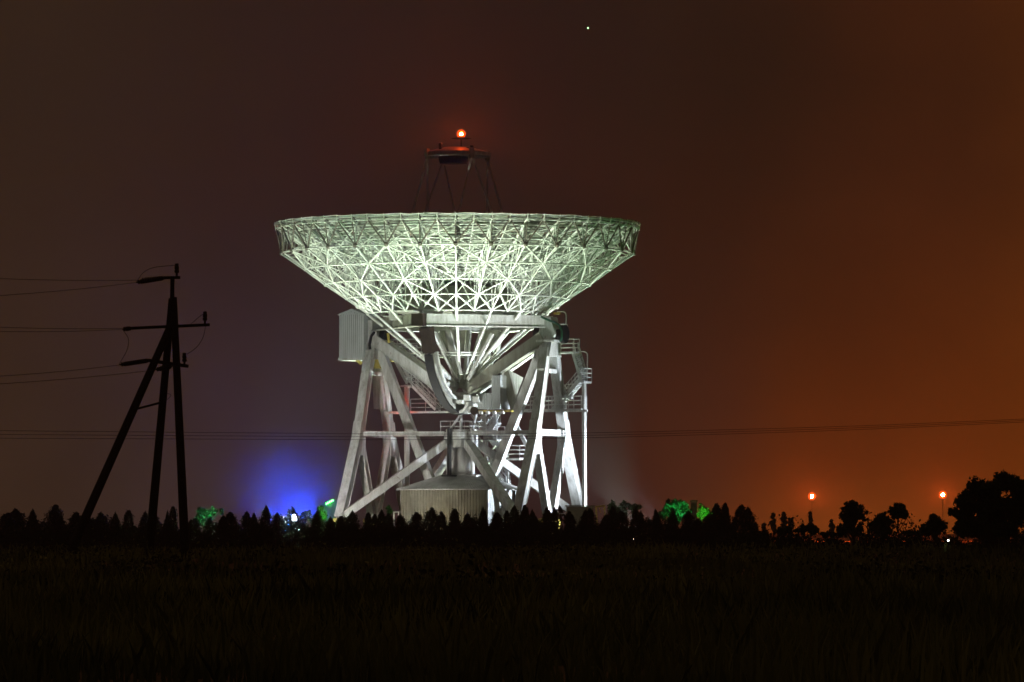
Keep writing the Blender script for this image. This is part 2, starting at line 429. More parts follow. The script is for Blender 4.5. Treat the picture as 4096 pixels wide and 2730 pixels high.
# towers
ZJ, ZF = ZZ(1735), ZZ(2075)
P = 8.46
QT, QJ, QF = 0.85, 3.15, 6.9
for s in (-1, 1):
    hz = ZA - .65
    hd = MB().slab([T(P * s - .55, -1.35, hz - 1.3), T(P * s - .55, 1.35, hz - 1.3), T(P * s - .55, .8, hz), T(P * s - .55, -.8, hz)], UU * 1.1)
    hd.frame(T(P * s, 0, hz + .06), UU, VV, UP, .85, 1.05, .1)
    hd.build('tower_head', M['paint'], tele)
    for k in (-1, 1):
        lg = MB().ibeam(T(P * s, QT * k, hz - .6), T(P * s, QJ * k, ZJ), 0.66, 0.78)
        lg.build('upper_leg', M['paint'], tele)
        jn = MB().slab([T(P * s - .39, k * (QJ - .55), ZJ + 1.1), T(P * s - .39, k * (QJ + .25), ZJ + 1.1), T(P * s - .39, k * (QJ + .75), ZJ - .7), T(P * s - .39, k * (QJ + .95), ZJ - 1.9), T(P * s - .39, k * (QJ - .45), ZJ - 1.9), T(P * s - .39, k * (QJ - .6), ZJ - .7)][::-1 * 1], UU * .78)
        jn.build('joint_gusset', M['paint'], tele)
        MB().ibeam(T(P * s, QJ * k, ZJ), T(P * s, QF * k, ZF), 0.70, 0.80).build('lower_leg', M['paint'], tele)
        MB().ibeam(T(P * s, QJ * k * .97, ZJ - .4), T(P * s, .35 * k, ZF), 0.56, 0.66).build('inner_leg', M['paint'], tele)
    MB().beam(T(P * s, -QJ, ZJ), T(P * s, QJ, ZJ), .6, .55, UU).build('tie_beam', M['paint'], tele)
    MB().beam(T(P * s, -1.9, ZZ(1490)), T(P * s, 1.9, ZZ(1490)), .45, .35, UU).build('tie_beam', M['paint'], tele)
    # inner raking leg to the centre
    MB().ibeam(T((P - .55) * s, -.1, hz - .3), T(1.5 * s, -.1, ZF), .62, .72, VV).build('raking_leg', M['paint'], tele)
    # ties from the joints to the pintle tower
    for k in (-1, 1):
        MB().beam(T((P - .5) * s, QJ * k, ZJ), T(1.2 * s, .9 * k, ZJ), .34, .34, UP).build('radial_tie', M['paint'], tele)
        MB().beam(T((P - .1) * s, QF * k, ZF + .1), T(1.0 * s, .9 * k, ZZ(1772)), .66, .72, UP).build('radial_strut', M['paint'], tele)
    # bogies under the feet
    for q in (-QF, 0, QF):
        bg = MB().frame(T(P * s, q, ZF - .35), UU, VV, UP, .55, 1.15, .35)
        bg.slab([T(P * s - .5, q - 1.0, ZF - .7), T(P * s - .5, q + 1.0, ZF - .7), T(P * s - .5, q + .7, ZF - 1.25), T(P * s - .5, q - .7, ZF - 1.25)], UU * 1.0)
        bo = bg.build('wheel_bogie', M['yellow'], tele)
        for w in (-.6, .6):
            MB().lathe(T(P * s - .35, q + w, .85), [(.1, 0), (.45, .01), (.45, .6), (.1, .62)], 16, UU).build('wheel', M['dark'], bo)
# pintle column
pc = MB().lathe(T(0, 0, 0), [(1.5, ZZ(1735) - 1.2), (1.5, ZZ(1735) + .1), (1.35, ZZ(1735) + .12), (1.35, ZZ(1728) + .2)], 24); pc.build('pintle_drum', M['paint'], tele)
MB().lathe(T(0, 0, 0), [(.95, ZZ(1905)), (.95, ZZ(1800) + .2)], 24).build('pintle_column', M['paint'], tele, True)
MB().lathe(T(0, 0, 0), [(1.35, ZZ(1912)), (1.35, ZZ(1893))], 24).build('base_flange', M['paint'], tele)
for p_, q_, m_ in ((-.35, -1.75, 'dark'), (1.5, -.9, 'paint'), (-1.5, .6, 'paint')):
    b = MB().tube(T(p_, q_, ZZ(1905)), T(p_, q_, ZZ(1716)), .19, 8); b.frame(T(p_, q_, ZZ(1905)), UU, VV, UP, .55, .45, .07)
    b.build('pintle_post', M[m_], tele)
rl = MB()
for p0, q0, p1, q1 in ((-1.3, -1.5, 1.5, -1.5), (1.5, -1.5, 1.5, 1.5), (-1.3, 1.5, 1.5, 1.5)):
    for h in (.5, .95): rl.tube(T(p0, q0, ZZ(1730) + h), T(p1, q1, ZZ(1730) + h), .03, 4)
    for t in (0, .33, .66, 1): rl.tube(T(p0, q0, ZZ(1730)).lerp(T(p1, q1, ZZ(1730)), t), T(p0, q0, ZZ(1730) + .95).lerp(T(p1, q1, ZZ(1730) + .95), t), .03, 4)
rl.build('drum_railing', M['galv'], tele)
for a_, b_ in (((1880, 1600), (1800, 1722)), ((1845, 1655), (1845, 1722)), ((1905, 1655), (1890, 1722))):
    MB().tube(SQ(*a_, .4), SQ(*b_, .2), .12, 6).build('cable_duct', M['galv'], tele)

# ---- stairs, walkways, railings
def staircase(a, b, width_dir, w, n, rail=1.05):
    """flight from low end a to high end b"""
    wd = Vector(width_dir).normalized() * w; s = MB()
    for k in (0, 1): s.beam(a + wd * k, b + wd * k, .07, .24, wd)
    for i in range(n):
        c = a.lerp(b, (i + .5) / n) + wd / 2
        run = (b - a); run.z = 0; run.normalize()
        s.frame(c, wd.normalized(), run, UP, w / 2 - .04, .15, .025)
    o = s.build('staircase', M['galv'], tele)
    h = MB()
    for k in (0, 1):
        o_ = wd * k
        for hh in (rail, rail * .66, rail * .33): h.tube(a + o_ + UP * hh, b + o_ + UP * hh, .03 if hh < rail else .04, 5)
        for i in range(5):
            c = a.lerp(b, i / 4) + o_; h.tube(c, c + UP * rail, .033, 5)
    h.build('handrail', M['galv'], o); return o
def platform(pts, th=.16, rails=(), rail=1.1, m='galv'):
    """deck polygon (world points, level) with railings along listed edges"""
    o = MB().slab(pts, (0, 0, -th)).build('walkway', M[m], tele)
    if rails:
        h = MB(); n = len(pts)
        for e in rails:
            a, b = Vector(pts[e]), Vector(pts[(e + 1) % n]); k = max(1, int((b - a).length / 1.1))
            for hh in (rail, rail * .66, rail * .33): h.tube(a + UP * hh, b + UP * hh, .032, 5)
            for i in range(k + 1):
                c = a.lerp(b, i / k); h.tube(c, c + UP * rail, .035, 5)
        h.build('railing', M['galv'], o)
    return o
def deck(p0, p1, q0, q1, py, **k):
    z = ZZ(py); return platform([T(p0, q0, z), T(p1, q0, z), T(p1, q1, z), T(p0, q1, z)], **k)
# right side: head platform, flight down, landing, flight back, long walkway
def PX(px, q): # p at photo column px on plane q
    k = (px - 2048) / F; return (k * (D + q * CA) - CX - q * SA) / (CA + k * SA)
q0, q1 = .9, 2.1
deck(PX(2205, q0), PX(2246, q0), q0 - .3, 2.2, 1352, rails=(0, 1, 2))
deck(PX(2222, q0), PX(2296, q0), q0, q1, 1412, rails=(0, 2))
staircase(SQ(2325, 1528, q0), SQ(2292, 1416, q0), VV, 1.1, 13)
deck(PX(2306, q0), PX(2336, q0), q0, q1 + .5, 1530, rails=(1, 2))
staircase(SQ(2262, 1590, q1 + .2), SQ(2312, 1532, q1 + .2), VV, .9, 9)
deck(PX(2240, q1), PX(2272, q1), q1 - .3, q1 + 1.1, 1590, rails=(2,))
staircase(SQ(2208, 1638, q1 + .2), SQ(2256, 1592, q1 + .2), VV, .9, 8)
deck(PX(2078, 2.0), PX(2332, 2.0), 1.6, 2.8, 1638, rails=(0, 2))
MB().beam(SQ(2072, 1644, 1.55), SQ(2350, 1644, 1.55), .2, .22).build('walkway_beam', M['paint'], tele)
MB().tube(SQ(2336, 1532, q1), SQ(2338, 2100, q1), .2, 8).build('stair_post', M['paint'], tele)
MB().tube(SQ(2336, 1640, q1 + 1.6), SQ(2336, 1532, q1 + 1.6), .1, 6).build('stair_post', M['paint'], tele)
# left side
deck(PX(1476, -.3), PX(1606, -.3), 1.2, 2.9, 1426, rails=(2,), th=.3, m='yellow')
deck(PX(1545, 1.0), PX(1690, 1.0), .8, 2.4, 1402, rails=(0, 2))
staircase(SQ(1628, 1535, 1.3), SQ(1578, 1440, 1.3), VV, 1.0, 12)
deck(PX(1606, 1.3), PX(1650, 1.3), 1.0, 2.5, 1537, rails=(2,))
staircase(SQ(1742, 1640, 1.3), SQ(1644, 1540, 1.3), VV, 1.0, 14)
deck(PX(1622, 1.3), PX(1800, 1.3), 1.0, 2.4, 1642, rails=(2,))
MB().beam(SQ(1540, 1652, 1.0), SQ(1626, 1652, 1.0), .22, .22).build('walkway_beam', M['paint'], tele)
MB().tube(SQ(1627, 1540, 1.6), SQ(1629, 2100, 1.6), .24, 8).build('stair_post', M['paint'], tele)
# ladder / perforated cable chute on the left tower, inside
b = MB(); b.slab([SQ(1488, 1458, 1.2), SQ(1520, 1456, 1.2), SQ(1535, 1640, 1.2), SQ(1494, 1636, 1.2)], VV * .35)
for i in range(12): b.frame(SQ(1494 + i * .4, 1490 + i * 11, 1.1), UU, VV, UP, .1, .05, .06)
b.build('cable_chute', M['paint'], tele)
b = MB(); b.slab([SQ(1482, 1436, -.2), SQ(1512, 1436, -.2), SQ(1520, 1475, -.2), SQ(1490, 1475, -.2)], VV * .5); b.build('yellow_bracket', M['yellow'], tele)
b = MB(); b.beam(SQ(1428, 1440, -.9), SQ(1445, 1455, -.9), .25, .3); b.build('yellow_bracket', M['yellow'], tele)
b = MB(); b.beam(SQ(1552, 1334, -1.2), SQ(1556, 1372, -1.2), .18, .2); b.build('yellow_bracket', M['yellow'], tele)
# cabin hung outside the left bearing
pl, pr_ = PX(1357, -1.5), PX(1456, -1.5)
z0, z1, zt = ZZ(1428), ZZ(1254), ZZ(1234)
qa, qb = -1.5, 1.6
b = MB()
for (pa, qa_, pb, qb_) in ((pl, qa, pr_, qa), (pr_, qa, pr_, qb), (pr_, qb, pl, qb), (pl, qb, pl, qa)):
    b.corrugated(T(pa, qa_, 0), T(pb, qb_, 0), z0, z1, .19, .035)
pm = (pl + pr_) / 2
for q_ in (qa, qb): b.slab([T(pl, q_, z1), T(pr_, q_, z1), T(pm, q_, zt)], VV * .03)
cab = b.build('cable_cabin', M['clad'], tele)
b = MB()
for e in (pl - .12, pr_ + .12):
    b.slab([T(e, qa - .15, z1 - .05), T(pm, qa - .15, zt), T(pm, qa - .15, zt + .07), T(e, qa - .15, z1 + .02)], VV * (qb - qa + .3))
for i in range(9): b.frame(T(pl + (i + .5) * (pr_ - pl) / 9, qa - .06, z1 - .12 + .35 * (1 - abs(i - 4) / 4.5)), UU, VV, UP, .04, .03, .04)
b.build('roof', M['clad'], cab)
MB().frame(T(pm, (qa + qb) / 2, z0 - .1), UU, VV, UP, (pr_ - pl) / 2 + .1, 1.6, .1).build('floor_frame', M['paint'], cab)
MB().beam(T(pr_ + .2, .3, ZZ(1300)), T(pr_ + .1, .3, ZZ(1360)), .3, .5).build('cabin_bracket', M['dark'], tele)
# machine room beside the gear, with pale sheet guards
for x0, x1, y0, y1 in ((1968, 2002, 1508, 1639), (1912, 1966, 1579, 1639)):
    b = MB(); pa, pb = PX(x0, -1.2), PX(x1, -1.2)
    for (a_, c_, d_, e_) in ((pa, -1.2, pb, -1.2), (pb, -1.2, pb, 1.0), (pb, 1.0, pa, 1.0), (pa, 1.0, pa, -1.2)):
        b.corrugated(T(a_, c_, 0), T(d_, e_, 0), ZZ(y1), ZZ(y0), .2, .045)
    b.slab([T(pa, -1.2, ZZ(y0)), T(pb, -1.2, ZZ(y0)), T(pb, 1, ZZ(y0)), T(pa, 1, ZZ(y0))], UP * .06)
    b.build('machine_room', M['clad'], tele)
for pts in (((2002, 1472), (2008, 1475), (2022, 1560), (2002, 1560)), ((2002, 1604), (2018, 1604), (2026, 1637), (2002, 1637)), ((2033, 1482), (2089, 1512), (2057, 1600))):
    MB().slab([SP(x, y, 4.2) for x, y in pts], UU * .1).build('sheet_guard', M['paint'], tele)
MB().beam(SQ(2020, 1474, .2), SQ(2062, 1640, .2), .75, .5, UU).build('guard_post', M['olive'], tele)
MB().beam(SQ(1905, 1645, -.8), SQ(2050, 1645, -.8), .4, .16, VV).build('machine_floor', M['yellow'], tele)
for x in (1925, 1952, 1978, 2010): MB().frame(SQ(x, 1651, -1), UU, VV, UP, .14, .2, .14).build('floor_block', M['paint'], tele)
MB().lathe(SQ(1897, 1644, -1.2), [(.05, -.1), (.35, -.1), (.35, .1), (.05, .1)], 16, VV).build('drive_wheel', M['brown'], tele)
# lattice stair tower behind the pintle
for x0, y0, x1, y1, w in ((1938, 1658, 1938, 1730, .3), (1980, 1658, 1984, 1730, .26), (1900, 1665, 1960, 1740, .16), (1960, 1665, 1905, 1740, .16), (1885, 1660, 1935, 1725, .2),
                          (1935, 1658, 1885, 1720, .2), (1958, 1670, 1990, 1735, .22), (1996, 1660, 1960, 1735, .16), (1945, 1740, 1945, 1880, .28), (1905, 1735, 1945, 1800, .2), (1950, 1740, 2010, 1800, .26),
                          (2010, 1740, 1960, 1810, .18), (2005, 1745, 2030, 1900, .24), (2028, 1880, 2030, 1950, .3), (1970, 1835, 1925, 1880, .18), (1915, 1780, 1915, 1850, .12), (2060, 1690, 2108, 1785, .3),
                          (1925, 1690, 1905, 1665, .14), (1990, 1690, 1940, 1668, .14), (1950, 1725, 1990, 1680, .14), (1882, 1690, 1910, 1725, .16)):
    MB().beam(SQ(x0, y0, 4.0), SQ(x1, y1, 4.0), w, w).build('stair_tower_strut', M['galv'], tele)
staircase(SQ(1948, 1900, 3.2), SQ(2010, 1832, 3.2), VV, .9, 12)
staircase(SQ(2025, 1955, 3.2), SQ(1960, 1880, 3.2), VV, .9, 12)
staircase(SQ(1935, 1765, 3.2), SQ(1985, 1690, 3.2), VV, .9, 12)
staircase(SQ(1958, 1760, 4.4), SQ(2012, 1828, 4.4), VV, .9, 12)
deck(PX(2005, 3), PX(2082, 3), 2.8, 4.6, 1832, rails=(0, 1, 2))
deck(PX(1905, 3), PX(1990, 3), 2.8, 4.6, 1755, rails=(0, 2))
# lamp arms on the right side
def lamparm(x, ytop, ybot, q):
    b = MB(); top = SQ(x, ytop + 14, q)
    pts = [SQ(x, ybot, q), top]
    for i in range(1, 6):
        g = PI / 2 * i / 5; pts.append(top + UU * (-.3 * (1 - math.cos(g))) + UP * (.3 * math.sin(g)))
    pts.append(pts[-1] - UU * .55)
    b.path(pts, .05, 6); o = b.build('lamp_arm', M['galv'], tele)
    MB().frame(pts[-1] - UP * .14, UU, VV, UP, .28, .12, .09).build('lamp_head', M['yellow'], o)
lamparm(2264, 1247, 1360, 1.0); lamparm(2349, 1407, 1530, 2.2)
b = MB(); pts = [SQ(x, y, -1.0) for x, y in ((2128, 1263), (2160, 1266), (2185, 1278), (2215, 1289), (2238, 1302), (2246, 1325), (2247, 1350), (2240, 1366))]
b.path(pts, .1, 6).build('green_hose', M['green_cable'], tele)
b = MB(); pts = [SQ(x, y, -1.1) for x, y in ((1498, 1330), (1485, 1345), (1478, 1380), (1480, 1398))]
b.path(pts, .12, 6).build('cable_loop', M['dark'], tele)

# ---- subreflector on its four bipods
ZSB, ZST = ZZ(655), ZZ(628)
SC = Vector((DC.x, DC.y, 0))
b = MB().lathe(SC, [(2.95, ZZ(628)), (2.95, ZZ(612)), (2.0, ZZ(600)), (1.1, ZZ(590)), (.55, ZZ(588))], 28); sub = b.build('subreflector_cabin', M['olive'], tele)
MB().lathe(SC + Vector((-.35, 0, 0)), [(1.2, ZSB), (1.3, ZZ(640)), (1.32, ZZ(628) - .004)], 24).build('subreflector', M['dark'], sub)
for ang in (26, -64, 116, 206):
    g = math.radians(ang); tg = Vector((math.cos(g), math.sin(g), 0))
    a = R(2.9, ang, ZZ(620))
    MB().frame(a, tg, Vector((math.sin(g), -math.cos(g), 0)), UP, .16, .16, .45).build('bipod_head', M['olive'], sub)
    for k in (-1, 1):
        f = R(4.4, ang, 0) + tg * (3.4 * k); rr = math.hypot(f.x - DC.x, f.y - DC.y); f.z = para(rr) + .02
        bm = MB(); off = Vector((math.sin(g), -math.cos(g), 0)) * .12
        for o_ in (off + tg * .1, off - tg * .1, -off): bm.tube(f + o_ * .7, a + o_ * .4 - UP * .3, .036, 4)
        for i in range(22): 
            c0 = f.lerp(a, i / 22); c1 = f.lerp(a, (i + 1) / 22); s_ = .9 - .3 * i / 22
            o1, o2 = ((off + tg * .1, -off), (-off, off - tg * .1), (off - tg * .1, off + tg * .1))[i % 3]
            bm.tube(c0 + o1 * s_, c1 + o2 * s_ - UP * .012, .014, 3)
        bm.build('bipod_leg', M['paint'], tele)
for x, y, h in ((1762, 588, .6), (1888, 594, .5), (1872, 602, .5)):
    MB().frame(W(x, y, D - 1.5), UU, VV, UP, .12, .12, h / 2).build('roof_fitting', M['dark'], sub)
bc = W(1845, 537, D - .3)
bp = MB().tube(Vector((bc.x, bc.y, ZZ(588) - .1)), bc - UP * .3, .06, 6)
bp.lathe(bc - UP * .36, [(.06, 0), (.3, .02), (.3, .06), (.12, .07)], 16); bpo = bp.build('beacon', M['dark'], tele)
MB().ball(bc, .12, 12, 8).build('bulb', M['bulb_red'], bpo)
MB().lathe(bc - UP * .42, [(.3, 0), (.85, .01), (.85, .05), (.3, .055)], 24).build('added_light_shield', M['shield_filter'], bpo)  # tinted disc added to cut the lamp's light on the cabin roof
MB().ball(bc, .4, 16, 10).build('halo_globe', M['red_halo'], bpo)  # glowing globe added to imitate the red halo
# small red lamp on the walkway between the left tower legs
rc = SQ(1602, 1653, .6)
b = MB().tube(rc - UU * .15, rc - UU * .02, .07, 6).build('warning_lamp', M['dark'], tele)
MB().ball(rc + UU * .06, .085, 10, 6).build('bulb', M['bulb_small'], b)

# ------------------------------------------------------------------ pedestal house under the pintle
hs = thing('pedestal_house', T(0, 0, 0), 'low corrugated house with a pyramid roof beneath the dish', 'building')
hw, hd_ = 4.2, 3.55
ze, zp = ZZ(1960), ZZ(1904)
b = MB()
cs = [(-hw, -hd_), (hw, -hd_), (hw, hd_), (-hw, hd_)]
b.corrugated(T(-hw, -hd_, 0), T(hw, -hd_, 0), 0, ze, .28, .06); b.build('front_wall', M['beige'], hs)  # front wall dimmer than the others, its shade put into the colour
b = MB()
for k in (1, 2, 3):
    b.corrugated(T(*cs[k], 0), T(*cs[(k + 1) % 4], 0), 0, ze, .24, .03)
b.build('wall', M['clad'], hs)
b = MB()
for k in range(4):
    a0, a1 = cs[k], cs[(k + 1) % 4]; ex = 1.07
    top0, top1 = T(a0[0] * .3, a0[1] * .3, zp), T(a1[0] * .3, a1[1] * .3, zp)
    b.slab([T(a0[0] * ex, a0[1] * ex, ze - .05), T(a1[0] * ex, a1[1] * ex, ze - .05), top1, top0], UP * .09)
    lo0, lo1 = T(a0[0] * ex, a0[1] * ex, ze + .05), T(a1[0] * ex, a1[1] * ex, ze + .05)
    n = 34
    for i in range(n + 1):   # sheet ribs
        t = i / n; t2 = min(1, max(0, (t - .5) / 1 + .5))
        b.tube(lo0.lerp(lo1, t), (top0 + UP * .1).lerp(top1 + UP * .1, t2), .035, 4)
b.build('roof', M['roof'], hs)
b = MB(); b.tube(T(hw * 1.0, -hd_ - .06, 0.2), T(hw, -hd_ - .06, ze - .1), .07, 6); b.build('corner_trim', M['galv'], hs)
wf = MB()
for (q_, z_, a_, b_) in ((.2, ZZ(1988), 1.3, .12), (.2, ZZ(2028), 1.3, .12)): wf.frame(T(hw + .05, q_, z_), UU, VV, UP, .05, a_ * .55, b_ / 2)
for q_ in (-.45, .85): wf.frame(T(hw + .05, q_, ZZ(2008)), UU, VV, UP, .05, .07, .45)
wo = wf.build('window', M['paint'], hs)
MB().frame(T(hw + .045, .2, ZZ(2008)), UU, VV, UP, .02, .6, .44).build('pane', M['glass'], wo)
MB().frame(T(hw + .1, 1.9, ze / 2), UU, VV, UP, .05, .08, ze / 2 - .05).build('downpipe', M['dark'], hs)
# rail ring wall
rw = MB()
n = 64
for i in range(n):
    a0, a1 = 2 * PI * i / n, 2 * PI * (i + 1) / n
    pr0 = []
    for r_, z_ in ((10.1, 0), (10.1, .38), (11.7, .38), (11.7, 0)):
        pr0.append((r_, z_))
    v = [T(r_ * math.cos(a0), r_ * math.sin(a0), z_) for r_, z_ in pr0] + [T(r_ * math.cos(a1), r_ * math.sin(a1), z_) for r_, z_ in pr0]
    rw.add(v, [(0, 1, 5, 4), (1, 2, 6, 5), (2, 3, 7, 6)])
tag(rw.build('foundation_ring', M['concrete']), kind='structure')

# ------------------------------------------------------------------ ground and grass
gx = np.concatenate([np.linspace(-2500, -160, 14), np.linspace(-140, 140, 57), np.linspace(160, 2500, 14)])
gy = np.concatenate([np.linspace(-200, 40, 9), np.linspace(50, 380, 67), np.linspace(395, 700, 30), np.linspace(760, 6000, 14)])
def gz(x, y):
    b = 0.35 * np.sin(x * .05 + 1.3) * np.sin(y * .031) + .22 * np.sin(x * .11 + y * .07)
    w = np.clip((y - 55) / 60, 0, 1) * np.clip((330 - y) / 60, 0, 1)
    return b * w
gv = [(x, y, float(gz(x, y))) for y in gy for x in gx]
nx = len(gx)
gf = [(j * nx + i, j * nx + i + 1, (j + 1) * nx + i + 1, (j + 1) * nx + i) for j in range(len(gy) - 1) for i in range(nx - 1)]
me = bpy.data.meshes.new('ground'); me.from_pydata(gv, [], gf)
ground_mat = mat('field_soil', (0.2, 0.18, 0.07), .95, noise=(0.03, 0.03, 0.015), scale=.05, bump=.3)
me.materials.append(ground_mat)
gob = bpy.data.objects.new('ground', me); COL.objects.link(gob); tag(gob, kind='structure')

def blades(name, n, y0, y1, hmin, hmax, m, spread=.118, clump=True):
    y = y0 * (y1 / y0) ** rng.random(n)
    x = (rng.random(n) * 2 - 1) * y * spread
    if clump:
        d = np.sin(x * .9 + np.sin(y * .21) * 2) * np.sin(y * .13 + x * .35) + rng.normal(0, .5, n)
        keep = d > -.25; x, y, d = x[keep], y[keep], d[keep]; n = len(x)
        hs_ = np.clip(.75 + .3 * d, .45, 1.5)
    else: hs_ = np.ones(n)
    z = gz(x, y); h = (hmin + (hmax - hmin) * rng.random(n) ** 2) * hs_
    g = rng.random(n) * PI; w = .012 + .00022 * y
    lx, ly = rng.normal(0, .22, n) * h, rng.normal(0, .22, n) * h
    cx, cy = np.cos(g) * w, np.sin(g) * w
    v = np.empty((n, 5, 3))
    v[:, 0] = np.stack([x - cx, y - cy, z - .03], 1); v[:, 1] = np.stack([x + cx, y + cy, z - .03], 1)
    v[:, 2] = np.stack([x + cx * .7 + lx * .4, y + cy * .7 + ly * .4, z + h * .6], 1)
    v[:, 3] = np.stack([x + lx, y + ly, z + h], 1)
    v[:, 4] = np.stack([x - cx * .7 + lx * .4, y - cy * .7 + ly * .4, z + h * .6], 1)
    idx = np.arange(n * 5).reshape(n, 5)
    me = bpy.data.meshes.new(name); me.vertices.add(n * 5); me.vertices.foreach_set('co', v.ravel())
    me.loops.add(n * 5); me.loops.foreach_set('vertex_index', idx.ravel())
    me.polygons.add(n); me.polygons.foreach_set('loop_start', np.arange(0, n * 5, 5)); me.polygons.foreach_set('loop_total', np.full(n, 5))
    me.update(); me.materials.append(m)
    o = bpy.data.objects.new(name, me); COL.objects.link(o); return o
tag(blades('grass', 110000, 48, 390, .18, .75, M['grass']), kind='stuff')

# ------------------------------------------------------------------ vegetation
def weedmass():
    P_ = []
    for i in range(800):
        y = 130 * (385 / 130) ** rng.random(); x = (rng.random() * 2 - 1) * y * .112
        if math.sin(x * .33 + 1) * math.sin(y * .045 + x * .1) < -.1: continue
        k = int(30 + 40 * rng.random()); w_ = .5 + 1.1 * rng.random() + y * .004; h_ = .25 + .6 * rng.random() ** 2
        g_ = rng.normal(size=(k, 2)) * w_ * .5; z_ = np.abs(rng.normal(0, .5, k)) * h_ + .05
        P_ += [(x + a, y + b, float(gz(x, y)) + c) for (a, b), c in zip(g_, z_)]
    return P_
def leafmesh(name, pts, size, m, squash=1.0):
    n = len(pts); c = np.array(pts)
    a = rng.normal(size=(n, 3)); a /= np.linalg.norm(a, axis=1)[:, None]
    b = np.cross(a, rng.normal(size=(n, 3))); b /= np.linalg.norm(b, axis=1)[:, None]
    s = (size * (.6 + .8 * rng.random(n)))[:, None]
    v = np.empty((n, 4, 3))
    v[:, 0] = c - a * s; v[:, 1] = c + b * s * .5; v[:, 2] = c + a * s; v[:, 3] = c - b * s * .5
    me = bpy.data.meshes.new(name)
    me.from_pydata(v.reshape(-1, 3).tolist(), [], np.arange(n * 4).reshape(n, 4).tolist())
    me.materials.append(m); return me
def shrub_points(n, lumps):
    """conical thuja, unit width 1 (radius .5), height 1"""
    t = rng.random(n) ** .8
    g = rng.random(n) * 2 * PI
    prof = .5 * np.minimum(1, (t * 5 + .7)) * np.power(np.clip(1 - t ** (3.2 + 1.2 * math.sin(lumps)), 0, 1), .62 + .15 * math.cos(lumps * 3))
    prof *= 1 + .24 * np.sin(g * 2 + lumps + t * 6) + .2 * np.sin(g * 4 - lumps * 2 + t * 15)
    r = prof * np.sqrt(.25 + .75 * rng.random(n)) 
    r *= 1 + rng.normal(0, .17, n)
    return np.stack([r * np.cos(g), r * np.sin(g), t * .96 + rng.normal(0, .02, n)], 1)
def unit_leaf(name, n, m, lump, W_, H_, ls):
    p = shrub_points(n, lump); p[:, 0] *= W_; p[:, 1] *= W_; p[:, 2] *= H_
    return leafmesh(name, p, ls, m)
SH = [unit_leaf('shrub_crown', 3000, M['leaf'], k * 1.7, 1.25, 3.1, .085) for k in range(10)]
SHl = [unit_leaf('loose_crown', 850, M['leaf'], k * 2.1 + .4, 1.5, 3.1, .085) for k in range(2)]
tmb = MB().tube(Vector((0, 0, -.1)), Vector((.03, 0, 2.0)), .07, 6, .02)
TR = bpy.data.meshes.new('shrub_trunk'); TR.from_pydata([tuple(a) for a in tmb.v], [], tmb.f); TR.materials.append(M['bark'])
def shrub(px, py, Y, width, label, group, loose=False, k=None):
    base = Vector(((px - 2048) * Y / F, Y, 0)); h = ZZ(py, Y)
    o = thing('conifer_shrub', base, label, 'shrub', group)
    o.rotation_euler = (0, 0, random.uniform(0, 6.28))
    me = random.choice(SHl if loose else SH)
    o.rotation_euler[0] = random.gauss(0, .07); o.rotation_euler[1] = random.gauss(0, .07)
    h *= random.uniform(.88, 1.02)
    sx = width * random.uniform(.95, 1.3) * Y / F / 1.2
    for nm, me_ in (('crown', me), ('trunk', TR)):
        c = bpy.data.objects.new(nm, me_); COL.objects.link(c); c.parent = o
        c.scale = (sx, sx, h / 3.1) if nm == 'crown' else (1, 1, h / 3.1)
    return o
ORD = ['first', 'second', 'third', 'fourth', 'fifth', 'sixth', 'seventh', 'eighth', 'ninth', 'tenth', 'eleventh', 'twelfth', 'thirteenth', 'fourteenth', 'fifteenth', 'sixteenth', 'seventeenth', 'eighteenth', 'nineteenth', 'twentieth']
HG = 'dark conifer shrubs in the hedge row'
def hedge(lst, where, loose=()):
    for i, (x, y, w) in enumerate(lst):
        Y = 402 + random.uniform(-3, 3)
        shrub(x, y, Y, w, f'black conical shrub, {ORD[i]} from the left {where}', HG, loose=i in loose)
hedge([(12, 2029, 62), (78, 2020, 70), (124, 2030, 52), (160, 2052, 50), (207, 2020, 52), (252, 2042, 56), (302, 2040, 52), (346, 2052, 50)], 'of those left of the power pole')
hedge([(402, 2041, 56), (463, 2046, 44), (513, 2034, 46), (574, 2040, 50), (628, 2046, 42), (664, 2030, 36), (690, 2028, 34), (745, 2060, 44)], 'between the legs of the power pole')
hedge([(784, 2054, 44), (836, 2056, 32), (878, 2052, 44), (931, 2036, 50), (986, 2026, 44), (1021, 2032, 34), (1054, 2022, 42), (1096, 2030, 44)], 'between the power pole and the white floodlight')
hedge([(1150, 2019, 62), (1206, 2033, 40), (1250, 2046, 42), (1314, 2062, 50), (1362, 2053, 48), (1410, 2046, 48)], 'between the white floodlight and the telescope', loose=(0, 1))
hedge([(1466, 2034, 34), (1494, 2040, 36), (1517, 2036, 34), (1563, 2046, 48)], 'under the left tower of the telescope')
hedge([(1614, 2038, 50), (1667, 2032, 46), (1714, 2026, 52), (1770, 2036, 44), (1816, 2029, 46), (1882, 2044, 52), (1932, 2027, 46)], 'before the front house wall')
hedge([(1986, 2036, 50), (2028, 2034, 36), (2054, 2020, 40), (2096, 2020, 46), (2142, 2034, 46), (2190, 2016, 38), (2212, 2022, 34), (2246, 2018, 52), (2294, 2028, 50)], 'under the right tower of the telescope', loose=(7,))
hedge([(2346, 2029, 48), (2374, 2019, 38), (2412, 2040, 44), (2446, 2022, 52), (2500, 2030, 46), (2533, 2016, 46), (2562, 2034, 40)], 'right of the telescope as far as the gap')
hedge([(2622, 2042, 46), (2648, 2032, 40), (2694, 2026, 50), (2742, 2030, 46), (2782, 2056, 40)], 'before the green lit tree')
hedge([(2836, 2030, 56), (2870, 2012, 52), (2904, 2006, 50), (2950, 2010, 54), (2998, 2024, 52), (3024, 2072, 40)], 'in the clump left of the orange glow')
